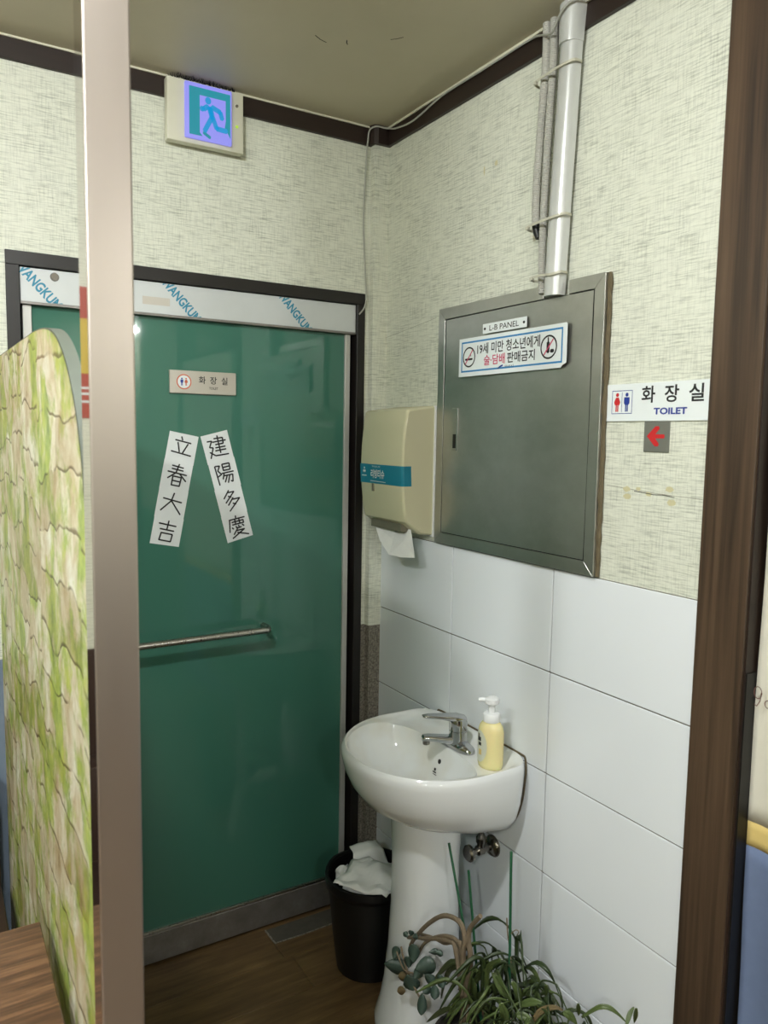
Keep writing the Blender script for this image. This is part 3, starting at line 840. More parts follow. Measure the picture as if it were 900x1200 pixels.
# ================================================================== toilet sign and arrow on the wallpaper
ts = thing('toilet_sign', (0, -1.078, 1.592), 'white plastic toilet sign with red and blue figures beside the walnut casing', 'sign')
box('sign_board', (-0.004, -1.2068, 1.591), (-0.0003, -0.951, 1.668), 'sticker', ts, 0.0005)
def tsf(name, vf, mat, k=1):
    flat(name, RW, vf[0], vf[1], mat, ts, 0.0041 + 0.0003 * k)
tsf('emblem_frame', frame2(.967, 1.6065, 1.0215, 1.655, .0013), 'navy')
tsf('woman_figure', figure2(.9815, 1.630, .038, True), 'red')
tsf('man_figure', figure2(1.007, 1.630, .038, False), 'navy')
tsf('divider_line', rect2(.9935, 1.610, .9947, 1.651), 'navy')
for ch, aa in (('화', 1.062), ('장', 1.1185), ('실', 1.175)):
    tsf('lettering', text_fit(ch, aa, 1.6445, w=.034, h=.034, bold=.018), 'ink')
tsf('lettering', text_fit('TOILET', 1.1165, 1.6105, w=.079, h=.0135, bold=.035), 'navy')
ar = thing('arrow_sign', (0, -1.086, 1.529), 'small grey plate with a red arrow pointing left under the toilet sign', 'sign')
box('plate', (-0.003, -1.1165, 1.529), (-0.0003, -1.0545, 1.5905), 'plate_grey', ar, 0.0005)
ap = [(1.0625, 1.5605), (1.083, 1.5405), (1.091, 1.5405), (1.0935, 1.545), (1.0835, 1.5565), (1.105, 1.5565), (1.1065, 1.5605), (1.105, 1.5645), (1.0835, 1.5645), (1.0935, 1.576), (1.091, 1.5805), (1.083, 1.5805)]
flat('arrow', RW, ap, [(0, 1, 2, 3, 4), (0, 4, 5, 6, 7, 8), (0, 8, 9, 10, 11)], 'red', ar, 0.0036)

# ================================================================== raceway, flexible conduits, ties, cable
rc = thing('cable_raceway', (-0.012, -0.81, 1.88), 'white half-round cable raceway running from the ceiling into the steel panel', 'cable duct')
def race_ring(yc, z, w=.026, d=.030, x0=-0.0125):
    return [(x0 - d * math.sin(math.pi * k / 10) ** 0.7, yc + w * math.cos(math.pi * k / 10), z) for k in range(11)]
v, f = loftvf([race_ring(-0.7965, 1.874), race_ring(-0.806, 2.1), race_ring(-0.8225, 2.425)])
O('raceway_cover', v, f, 'pvc', rc, True)
v, f = loftvf([race_ring(-0.8215, 2.405, .0275, .036), race_ring(-0.826, 2.4845, .030, .040)])
tag(O('taped_elbow', v, f, 'pvc', rc, True), 'white taped elbow at the ceiling')
v, f = loftvf([race_ring(-0.7985, 2.07, .0265, .0305), race_ring(-0.8025, 2.13, .0265, .0305)])
def flex(name, pts, r, label):
    path = spline(pts, 40)
    # resample to rings 2.5 mm apart, alternating radius
    L = [0.0]
    for a, b in zip(path[:-1], path[1:]): L.append(L[-1] + (b - a).length)
    nn = int(L[-1] / 0.0022)
    out = []; j = 0
    for k in range(nn + 1):
        s = L[-1] * k / nn
        while j < len(L) - 2 and L[j + 1] < s: j += 1
        tt = (s - L[j]) / max(1e-9, L[j + 1] - L[j])
        out.append(path[j].lerp(path[j + 1], tt))
    rr = [r if k % 2 else r * 0.80 for k in range(nn + 1)]
    v, f = tubevf(out, rr, 10)
    return tag(O(name, v, f, 'flex', None, False), label, 'conduit', 'grey flexible conduits')
flex('flexible_conduit', [(-0.022, -0.742, 2.484), (-0.024, -0.746, 2.40), (-0.026, -0.738, 2.25), (-0.026, -0.731, 2.12), (-0.026, -0.733, 2.045)], 0.0105, 'grey corrugated conduit with black open end, leftmost of the bundle')
flex('flexible_conduit', [(-0.022, -0.766, 2.484), (-0.024, -0.769, 2.38), (-0.024, -0.760, 2.2), (-0.023, -0.754, 2.0), (-0.022, -0.757, 1.885)], 0.0098, 'grey corrugated conduit between the open-ended conduit and the white raceway')
plug = tube('conduit_plug', [(-0.026, -0.733, 2.0445), (-0.026, -0.735, 2.03), (-0.026, -0.742, 2.012)], [.010, .009, .006], 'black', None, 10)
tag(plug, 'black taped plug on the end of the grey conduit', 'plug')
def tie(zl, zr, yl, yr, xo, label):
    path = [(-0.014, yr - .002, zr), (xo * .75, yr - .003, zr), (xo, yr + .016, zr - .004), (xo, (yl + yr) / 2, (zl + zr) / 2), (xo + .004, yl + .004, zl + .003), (-0.026, yl + .014, zl), (-0.014, yl + .012, zl)]
    P = spline(path, 5)
    v, f = [], []
    for p in P:
        v += [p + Vector((0, 0, .0028)), p - Vector((0, 0, .0028))]
    f = [(2 * i, 2 * i + 1, 2 * i + 3, 2 * i + 2) for i in range(len(P) - 1)]
    o = thing('cable_tie', (xo, (yl + yr) / 2, zl), label, 'cable tie', 'pale cable ties on the conduits')
    O('strap', v, f, 'tie', o, False, 0, 1, 0.0012)
    box('tie_head', (xo - .001, yl - .002, zl - .004), (xo + .008, yl + .006, zl + .004), 'tie', o, 0.001)
tie(2.352, 2.362, -0.737, -0.846, -0.047, 'pale cable tie around the bundle just below the ceiling trim')
tie(2.036, 2.046, -0.726, -0.832, -0.047, 'pale cable tie around the bundle beside the black plug')
tie(1.918, 1.922, -0.745, -0.826, -0.046, 'pale cable tie lowest on the bundle, just above the steel panel')
tag(tube('signal_cable', spline([(-0.019, -1.19, 2.474), (-0.020, -1.0, 2.4745), (-0.047, -0.87, 2.478), (-0.0575, -0.826, 2.462), (-0.045, -0.785, 2.44), (-0.036, -0.74, 2.455), (-0.019, -0.68, 2.474), (-0.019, -0.5, 2.474), (-0.019, -0.33, 2.474), (-0.024, -0.2, 2.452), (-0.022, -0.1, 2.462), (-0.022, -0.06, 2.474), (-0.035, -0.046, 2.4775), (-0.058, -0.043, 2.4775), (-0.071, -0.026, 2.47), (-0.074, -0.020, 2.44), (-0.074, -0.014, 2.40), (-0.074, -0.005, 2.3), (-0.076, -0.004, 2.2), (-0.068, -0.004, 2.06), (-0.066, -0.010, 1.985), (-0.072, -0.012, 1.95), (-0.090, -0.010, 1.925)], 5), 0.0026, 'cable', None, 6), 'thin grey cable along the ceiling trim and down the corner to the door frame', 'cable')

# ================================================================== paper towel dispenser
dsx = thing('towel_dispenser', (0, -0.19, 1.266), 'cream plastic paper towel dispenser on the wall beside the steel panel', 'dispenser')
Y0, Y1 = -0.068, -0.310
prof = [(-0.0005, 1.266), (-0.050, 1.272), (-0.072, 1.290), (-0.096, 1.309), (-0.104, 1.345), (-0.110, 1.40), (-0.113, 1.46), (-0.111, 1.52), (-0.106, 1.575), (-0.099, 1.622), (-0.094, 1.627), (-0.0005, 1.641)]
rings = []
for yy, ins in ((Y0, .005), (Y0 - .004, .0015), (Y0 - .010, 0.0), (Y1 + .010, 0.0), (Y1 + .004, .0015), (Y1, .005)):
    ring = []
    for i, (px, pz) in enumerate(prof):
        k = ins
        ring.append((min(px + k, -0.0005), yy, pz + (k if pz < 1.30 else -k if pz > 1.6 else 0)))
    rings.append(ring)
v, f = loftvf(rings)
body = O('casing', v, f, 'cream', dsx, True)
box('towel_slot', (-0.090, Y1 + .035, 1.2775), (-0.058, Y0 - .035, 1.3), 'cream_dark', dsx)
box('back_plate', (-0.0068, Y1 - .006, 1.263), (-0.0003, Y0 + .004, 1.640), 'white', dsx, 0.001)
def fx(z):
    for (xa, za), (xb, zb) in zip(prof[3:10], prof[4:11]):
        if za <= z <= zb: return xa + (xb - xa) * (z - za) / (zb - za)
    return -0.1
zz = [1.411, 1.425, 1.44, 1.46, 1.468]
V = []; F = []
for z in zz:
    x = fx(z)
    V += [(x - .0008, Y0 - .004, z), (x - .0010, Y0 - .010, z), (x - .0010, Y1 + .010, z), (x + .0015 - .0008, Y1 + .0035, z), (x + .006, Y1 - .0008, z), (x + .030, Y1 - .0008, z)]
for j in range(len(zz) - 1):
    for i in range(5):
        F.append((j * 6 + i, j * 6 + i + 1, j * 6 + 7 + i, j * 6 + 6 + i))
lab = O('brand_label', V, F, 'teal', dsx, True)
DP = Plane((-0.1145, 0, 0), (0, -1, 0), (0, 0, 1))
flat('lettering', DP, *text_fit('리빙티슈', .178, 1.440, w=.078, h=.026, bold=.02), 'print_white', lab, 0.0006)
flat('lettering', DP, *text_fit('TISSUE', .168, 1.4615, w=.05, h=.004), 'print_white', lab, 0.0006)
flat('small_print', DP, *stroke2([[(.137, 1.4185), (.225, 1.4175)]], .0018), 'print_white', lab, 0.0006)
flat('logo', DP, *join(disc2(.100, 1.4555, .0035), disc2(.096, 1.4465, .004), disc2(.104, 1.4465, .004), rect2(.086, 1.4315, .114, 1.4345)), 'print_white', lab, 0.0006)
box('level_window', (-0.1145, -0.152, 1.388), (-0.1085, -0.144, 1.411), 'cream_dark', dsx, 0.0006)
lathe('lock', [(0, .002), (.004, .0018), (.0048, 0)], (-0.045, Y1, 1.288), 'cream', dsx, axis=(0, -1, 0), segs=14)
# hanging towel
T1, T2, T3, T4, T5 = (-0.084, -0.115, 1.283), (-0.066, -0.21, 1.288), (-0.064, -0.285, 1.289), (-0.082, -0.337, 1.211), (-0.104, -0.232, 1.207)
def gridsheet(name, quad, nu, nv, amp, mat, seed, thick=.0006, parent=None):
    random.seed(seed)
    q = [Vector(p) for p in quad]
    nrm = (q[1] - q[0]).cross(q[3] - q[0]).normalized()
    V = []
    for j in range(nv + 1):
        for i in range(nu + 1):
            u_, w_ = i / nu, j / nv
            p = (q[0] * (1 - u_) + q[1] * u_) * (1 - w_) + (q[3] * (1 - u_) + q[2] * u_) * w_
            V.append(p + nrm * amp * noise.noise(p * 28 + Vector((seed, 0, 0))))
    F = [(j * (nu + 1) + i, j * (nu + 1) + i + 1, (j + 1) * (nu + 1) + i + 1, (j + 1) * (nu + 1) + i) for j in range(nv) for i in range(nu)]
    return O(name, V, F, mat, parent, True, 0, 1, thick)
pt = thing('paper_towel', (-0.08, -0.21, 1.207), 'white folded paper towel hanging out of the cream dispenser', 'paper towel')
V = [Vector(T1), Vector(T2), Vector(T3), Vector(T4), Vector(T5)]
mid = (V[1] + V[4]) / 2 + Vector((.003, 0, 0))
O('folded_flap', [T1, T2, tuple(mid), T5, tuple((V[0] + V[4]) / 2 + Vector((-.004, .004, -.004)))], [(0, 1, 2), (0, 2, 4), (4, 2, 3)], 'tissue', pt, False, 0, 1, .0006)
O('towel_sheet', [T2, T3, tuple((V[2] + V[3]) / 2 + Vector((-.002, -.004, 0))), T4, tuple((V[3] + V[4]) / 2 + Vector((0, 0, -.004))), T5, tuple(mid), tuple((V[1] + V[3]) / 2 + Vector((-.006, 0, 0)))], [(0, 1, 7), (1, 2, 7), (2, 3, 7), (3, 4, 7), (4, 5, 7), (5, 6, 7), (6, 0, 7)], 'tissue', pt, False, 0, 1, .0006)

# ================================================================== pedestal sink
SY, SZ = -0.553, 0.765
sink = thing('pedestal_sink', (-0.16, SY, 0.0), 'white ceramic pedestal sink against the tiled wall', 'sink')
NA = 64
def outer(t, s, z, sx=None):
    # t: angle, 0 = front (-x); plan outline with a straight back on the wall
    c, q = math.cos(t), math.sin(t)
    A, D, XC = 0.233 * s, 0.226, -0.168
    if c >= 0:
        x = XC - D * c
    else:
        x = XC + (-XC - 0.0064) * abs(c) ** 0.25
    yy = A * math.copysign(abs(q) ** (1.0 if c >= 0 else 0.26), q)
    if c < 0:
        yy *= 1.0 - 0.16 * (abs(c) ** 1.6)
    x2 = x if c < 0 and False else x
    if sx is not None:
        x2 = -0.0064 + (x + 0.0064) * sx
    return (x2, SY + yy, z)
def inner(t, s, z, dx=0.0):
    c, q = math.cos(t), math.sin(t)
    A, D, XC = 0.198 * s, 0.172 * s, -0.205 + dx
    if c >= 0:
        x = XC - D * c
    else:
        x = XC + 0.085 * s * abs(c) ** 0.6
    yy = A * math.copysign(abs(q) ** (1.0 if c >= 0 else 0.8), q)
    return (x, SY + yy, z)
ang = [2 * math.pi * k / NA for k in range(NA)]
rings = []
for s, sx, z in ((.36, .56, .606), (.46, .59, .596), (.62, .65, .592), (.76, .75, .604), (.88, .86, .632), (.95, .93, .668), (.985, .975, .706), (1.0, .995, .737), (1.002, 1.0, .751), (.992, .992, .760), (.975, .975, .7655)):
    rings.append([(q[0], q[1], q[2] - .03 * max(0, 1 + q[0] / .2) * max(0, (.74 - z) / .14)) for q in [outer(t, s, z, sx) for t in ang]])
def back(t):
    u_ = min(1, max(0, (-math.cos(t) + .25) / .7))
    return u_ * u_ * (3 - 2 * u_)
DECK = .7480
for w_, z, dz in ((.14, .7650, 0), (.26, .7635, .35), (.42, .7630, .92), (.7, .7625, 1.0), (.94, .7620, 1.0), (1.0, .7595, 1.0)):
    rings.append([tuple(Vector(outer(t, .975, z - dz * back(t) * (z - DECK), .975)).lerp(Vector(inner(t, 1.0, z - dz * back(t) * (z - DECK))), w_)) for t in ang])
for s, z, dx in ((.982, .742, 0), (.94, .724, -.001), (.86, .700, -.002), (.72, .672, -.003), (.50, .650, -.004), (.25, .641, -.004), (.09, .638, -.004)):
    rings.append([inner(t, s, z, dx) for t in ang])
v, f = loftvf(rings)
bowl = O('basin', v, f, 'basin', sink, True)
bowl.data.materials.append(M['ceramic'])
for p in bowl.data.polygons:
    if p.center.z + bowl.location.z < 0.7635 and (Vector((p.center.x, p.center.y, 0)) + bowl.location - Vector((-.2, SY, 0))).xy.length > 0 and p.index < 11 * NA:
        p.material_index = 1
lathe('drain', [(0, .003), (.016, .003), (.020, .001), (.021, -.002)], (-.2, SY, .639), 'chrome_dull', sink, segs=20)
# overflow hole and maker's mark on the back wall of the bowl
ov = Plane((-0.1335, SY, 0.7000), (0, -1, 0), (0.31, 0, 0.95))
lathe('overflow_hole', [(0, .001), (.0062, .001), (.0068, -.003)], ov.p(-.002, .006, .000), 'black', sink, axis=tuple(ov.n), segs=14)
flat('maker_mark', ov, *join(disc2(-.004, -.016, .004, 10), rect2(-.011, -.0245, .004, -.0215), rect2(-.008, -.029, .008, -.0275)), 'ink', sink, 0.0065)
# sealant along the wall
sp = []
for k in range(NA):
    t = ang[k]
ring_pts = [outer(math.pi - .001 + d, 1.0, .7655, 1.0) for d in (0,)]
sil = []
for s, z in ((.50, .594), (.62, .593), (.76, .605), (.88, .633), (.95, .669), (.985, .707), (1.0, .735), (.975, .762)):
    sil.append((-0.0085, SY - .233 * s * .83, z - .03 * max(0, (.74 - z) / .14)))
tagp = [(-0.0085, SY - .233 * .80 + .01, .7655)] + [(-0.0085, SY + d, .7665) for d in (-.15, -.05, .05, .15)] + [(-0.0085, SY + .233 * .80 - .01, .7655)]
tube('sealant_bead', spline(sil + tagp + [(p[0], 2 * SY - p[1], p[2]) for p in reversed(sil)], 3), .0028, 'caulk', sink, 6)
# pedestal
PXC, PYC = -0.174, SY - .004
rings = []
for rx, ry, z, dx in ((.122, .120, 0.0, 0), (.122, .120, .018, 0), (.110, .108, .06, 0), (.100, .098, .12, 0), (.090, .090, .22, 0), (.084, .085, .34, 0), (.083, .084, .46, 0), (.087, .089, .55, 0), (.092, .094, .600, 0)):
    rings.append([(PXC + rx * math.copysign(abs(math.cos(t)) ** .85, math.cos(t)) + dx, PYC + ry * math.copysign(abs(math.sin(t)) ** .85, math.sin(t)), z) for t in ang[::2]])
v, f = loftvf(rings)
O('pedestal', v, f, 'ceramic', sink, True)
flat('maker_mark', Plane((PXC - .0825, PYC + .042, .355), (-.45, -.9, 0), (0, 0, 1)), *stroke2([[(-.006, .012), (.004, .004), (-.004, -.002), (.007, -.010)]], .003), 'ink', sink, .004)

# faucet
FX, FY, FZ = -0.094, SY - 0.024, .7484
fc = thing('basin_faucet', (FX, FY, FZ), 'chrome single lever faucet on the sink deck', 'faucet')
base_r = [[(FX + .023 * math.copysign(abs(math.cos(t)) ** .7, math.cos(t)) * s, FY - .004 + .058 * math.copysign(abs(math.sin(t)) ** .8, math.sin(t)) * s, FZ + z) for t in ang[::2]] for s, z in ((1.0, 0), (1.0, .007), (.94, .012), (.7, .018), (.45, .021))]
v, f = loftvf(base_r); O('base_plate', v, f, 'chrome', fc, True)
lathe('valve_body', [(.0250, .012), (.0238, .03), (.0232, .045), (.0220, .046), (.0220, .048), (.0236, .049), (.0240, .066), (.0220, .076), (.016, .080), (0, .081)], (FX, FY, FZ), 'chrome', fc)
sd = Vector((-.93, .37, 0)).normalized()
p0 = Vector((FX, FY, FZ + .020))
def spout_ring(p, w, h, dirv):
    side = Vector((0, 0, 1)).cross(dirv).normalized()
    return [tuple(p + side * w * math.copysign(abs(math.cos(t)) ** .7, math.cos(t)) + Vector((0, 0, 1)) * h * math.copysign(abs(math.sin(t)) ** .7, math.sin(t))) for t in ang[::4]]
v, f = loftvf([spout_ring(p0 + sd * d + Vector((0, 0, dz)), w, h, sd) for d, dz, w, h in ((0, 0, .017, .013), (.03, .002, .0165, .0105), (.055, .006, .0155, .009), (.08, .009, .0145, .008), (.092, .008, .013, .0075), (.096, .006, .010, .005))])
O('spout', v, f, 'chrome', fc, True)
lathe('aerator', [(.0095, 0), (.0095, -.012), (.0085, -.014), (0, -.013)], p0 + sd * .084 + Vector((0, 0, .005)), 'chrome_dull', fc)
lv = Vector((-.95, .31, 0)).normalized()
l0 = Vector((FX, FY, FZ + .075)) - lv * .018
v, f = loftvf([spout_ring(l0 + lv * d + Vector((0, 0, dz)), w, h, lv) for d, dz, w, h in ((-.004, -.004, .010, .004), (0, 0, .017, .008), (.02, .004, .0195, .010), (.04, .006, .018, .009), (.07, .010, .0145, .006), (.10, .013, .012, .0045), (.112, .0135, .010, .003), (.115, .0135, .007, .0015))])
O('lever', v, f, 'chrome', fc, True)
lathe('index_mark', [(0, .001), (.0025, .001), (.003, 0)], (FX - .0195, FY + .003, FZ + .06), 'navy', fc, axis=(-1, .2, 0), segs=10)

# soap bottle
sb = thing('soap_bottle', (-0.098, -0.716, .7484), 'pale yellow foam soap bottle with white pump on the sink', 'soap bottle')
BX, BY, BZ = -0.098, -0.716, .7484
def oval(z, a, b_, n=32):
    d1 = Vector((.35, -.94, 0)).normalized(); d2 = Vector((.94, .35, 0))
    return [tuple(Vector((BX, BY, z)) + d1 * a * math.cos(2 * math.pi * k / n) + d2 * b_ * math.sin(2 * math.pi * k / n)) for k in range(n)]
v, f = loftvf([oval(BZ + h, a, b_) for h, a, b_ in ((0, .028, .020), (.003, .031, .0225), (.012, .033, .0245), (.05, .0335, .025), (.092, .033, .0245), (.105, .030, .0225), (.113, .024, .019), (.117, .0195, .0175), (.121, .0185, .0175))])
O('bottle_body', v, f, 'soap', sb, True)
lathe('collar', [(.0205, .117), (.0212, .119), (.0212, .134), (.019, .137), (.012, .138), (0, .138)], (BX, BY, BZ), 'white', sb, segs=28)
lathe('pump_stem', [(.0085, .136), (.0085, .161), (0, .161)], (BX, BY, BZ), 'white', sb)
lathe('pump_head', [(0, .159), (.013, .159), (.0175, .162), (.0185, .167), (.0175, .173), (.011, .177), (0, .178)], (BX, BY, BZ), 'white', sb)
nd = Vector((-.72, .66, 0)).normalized()
v, f = tubevf([Vector((BX, BY, BZ + .169)) + nd * .010, Vector((BX, BY, BZ + .169)) + nd * .024, Vector((BX, BY, BZ + .1675)) + nd * .032], [.006, .0052, .0042], 12)
O('nozzle', v, f, 'white', sb, True)
# oval label that follows the bottle
V, F = [], []
nr, nk = 5, 24
d1 = Vector((.35, -.94, 0)).normalized(); d2 = Vector((.94, .35, 0))
def bsurf(th, h):
    a, b_ = .0335 + .0006, .025 + .0006
    return Vector((BX, BY, BZ + h)) + d1 * a * math.cos(th) + d2 * b_ * math.sin(th)
c_th, c_h = math.radians(236), .056
for j in range(nr + 1):
    for k in range(nk):
        r_ = j / nr; aa = 2 * math.pi * k / nk
        V.append(tuple(bsurf(c_th + r_ * .72 * math.cos(aa), c_h + r_ * .040 * math.sin(aa))))
for j in range(nr):
    for k in range(nk):
        k2 = (k + 1) % nk
        F.append((j * nk + k, j * nk + k2, (j + 1) * nk + k2, (j + 1) * nk + k))
sl = O('label', V, F, 'soap_label', sb, True)
for th, h, dw, dh, mt in ((236, .074, .20, .005, 'ink'), (240, .062, .16, .004, 'ink'), (232, .083, .12, .004, 'cream_dark'), (243, .042, .14, .007, 'curtain_yellow')):
    th = math.radians(th)
    V = [tuple(bsurf(th + dx * dw, h + dz * dh) + (bsurf(th, h) - Vector((BX, BY, BZ + h))).normalized() * .0006) for dx in (-1, -.5, 0, .5, 1) for dz in (-1, 1)]
    O('label_print', V, [(2 * i, 2 * i + 1, 2 * i + 3, 2 * i + 2) for i in range(4)], mt, sl)

# angle valve with riser below the sink
av = thing('angle_valve', (-0.0065, -0.628, .475), 'chrome angle stop valve on the tiles below the sink', 'valve')
VY, VZ = -0.628, .478
lathe('escutcheon', [(.029, 0), (.029, .003), (.024, .010), (.012, .014), (.012, .016)], (-.0063, VY, VZ), 'chrome_dull', av, axis=(-1, 0, 0))
lathe('valve_body', [(.0095, .010), (.0095, .034), (.013, .036), (.013, .052), (.010, .055), (.0075, .062), (.0075, .074)], (-.0063, VY, VZ), 'chrome_dull', av, axis=(-1, 0, 0))
lathe('hand_wheel', [(.010, .070), (.017, .071), (.0215, .075), (.0215, .082), (.017, .087), (.006, .0885), (0, .0885)], (-.0063, VY, VZ), 'chrome_dull', av, axis=(-1, 0, 0))
lathe('riser_nut', [(.010, 0), (.011, .012), (.014, .016), (.014, .028), (.010, .033), (.007, .040), (.0055, .041)], (-.047, VY, VZ + .006), 'chrome_dull', av)
tube('riser_pipe', [(-.047, VY, VZ + .04), (-.048, VY, VZ + .07), (-.052, VY + .01, VZ + .12), (-.056, VY + .02, VZ + .15)], .005, 'chrome_dull', av)

# ================================================================== waste bin with tissues
bc = (-0.186, -0.292)
wbn = thing('waste_bin', (bc[0], bc[1], 0.0), 'round black plastic waste bin between door and sink', 'waste bin')
lathe('bucket', [(0, .002), (.090, .002), (.095, .006), (.107, .10), (.1165, .20), (.124, .272), (.128, .274), (.129, .284), (.126, .286), (.121, .283), (.113, .19), (.103, .09), (.090, .012), (0, .012)], (bc[0], bc[1], 0), 'black', wbn, segs=40)
def liner():
    V = []; F = []
    n = 40
    random.seed(8)
    for j, (r, h) in enumerate(((.1195, .262), (.1235, .289), (.1305, .2885), (.1315, .272), (.1300, .258))):
        for k in range(n):
            a = 2 * math.pi * k / n
            w_ = noise.noise(Vector((math.cos(a) * 3, math.sin(a) * 3, j * .2)))
            front = 0.5 + 0.5 * math.cos(a - math.radians(-125))
            V.append((bc[0] + (r + .0015 * w_) * math.cos(a), bc[1] + (r + .0015 * w_) * math.sin(a), h + .004 * w_ * (j > 1) ))
    for j in range(4):
        for k in range(n):
            k2 = (k + 1) % n
            F.append((j * n + k, j * n + k2, (j + 1) * n + k2, (j + 1) * n + k))
    return V, F
V, F = liner()
tag(O('bin_liner', V, F, 'black', wbn, True, 0, 1, .0006), 'black bag folded over the rim')
def crumple(name, center, rx, ry, rz, seed, label, peak=None):
    n1, n2 = 26, 14
    V, F = [], []
    for j in range(n2 + 1):
        ph = math.pi * j / n2
        for k in range(n1):
            a = 2 * math.pi * k / n1
            d = Vector((math.cos(a) * math.sin(ph), math.sin(a) * math.sin(ph), math.cos(ph)))
            w_ = 1 + .30 * noise.noise(d * 2.2 + Vector((seed, 0, 0))) + .16 * noise.noise(d * 6 + Vector((0, seed, 0)))
            p = Vector((d.x * rx, d.y * ry, d.z * rz)) * w_
            V.append(Vector(center) + p)
    for j in range(n2):
        for k in range(n1):
            k2 = (k + 1) % n1
            F.append((j * n1 + k, j * n1 + k2, (j + 1) * n1 + k2, (j + 1) * n1 + k))
    return tag(O(name, V, F, 'tissue', None, False), label, 'tissue', 'used tissues in the waste bin')
crumple('crumpled_tissue', (bc[0] - .035, bc[1] - .045, .262), .070, .055, .030, 3.1, 'wide crumpled white tissue spilling over the front rim of the black bin')
crumple('crumpled_tissue', (bc[0] + .045, bc[1] - .020, .258), .055, .060, .040, 9.7, 'crumpled white tissue nearest the pedestal inside the black bin')
crumple('crumpled_tissue', (bc[0] - .055, bc[1] + .05, .262), .028, .030, .026, 5.3, 'small crumpled tissue at the back left of the black bin')
V, F = [], []
nu, nv = 12, 12
q = [Vector(p) for p in ((bc[0] - .052, bc[1] + .005, .285), (bc[0] + .062, bc[1] - .010, .283), (bc[0] + .060, bc[1] + .045, .345), (bc[0] - .030, bc[1] + .052, .348))]
for j in range(nv + 1):
    for i in range(nu + 1):
        u_, w_ = i / nu, j / nv
        p = (q[0] * (1 - u_) + q[1] * u_) * (1 - w_) + (q[3] * (1 - u_) + q[2] * u_) * w_
        p = p + Vector((0, -.012, .010)) * math.sin(math.pi * u_) * (.4 + .6 * w_) + Vector((0, .02, -.012)) * max(0, w_ - .7) / .3
        p += Vector((1, 1, 1)) * .003 * noise.noise(p * 35)
        V.append(p)
F = [(j * (nu + 1) + i, j * (nu + 1) + i + 1, (j + 1) * (nu + 1) + i + 1, (j + 1) * (nu + 1) + i) for j in range(nv) for i in range(nu)]
tag(O('crumpled_tissue', V, F, 'tissue', None, True, 0, 1, .0008), 'upright folded white tissue standing highest in the black bin', 'tissue', 'used tissues in the waste bin')
V, F = [], []
q = [Vector(p) for p in ((bc[0] - .137, bc[1] - .032, .298), (bc[0] - .035, bc[1] - .150, .291), (bc[0] + .110, bc[1] - .078, .312), (bc[0] - .045, bc[1] + .018, .330))]
for j in range(nv + 1):
    for i in range(nu + 1):
        u_, w_ = i / nu, j / nv
        p = (q[0] * (1 - u_) + q[1] * u_) * (1 - w_) + (q[3] * (1 - u_) + q[2] * u_) * w_
        p.z += .016 * math.sin(math.pi * u_ * .9) * math.sin(math.pi * w_) + .022 * noise.noise(p * 24) + .006 * noise.noise(p * 60)
        p.x += .004 * noise.noise(p * 30 + Vector((3, 1, 2)))
        V.append(p)
F = [(j * (nu + 1) + i, j * (nu + 1) + i + 1, (j + 1) * (nu + 1) + i + 1, (j + 1) * (nu + 1) + i) for j in range(nv) for i in range(nu)]
tag(O('crumpled_tissue', V, F, 'tissue', None, True, 0, 1, .0008), 'flat white tissue sheet with a corner over the front left rim of the bin', 'tissue', 'used tissues in the waste bin')

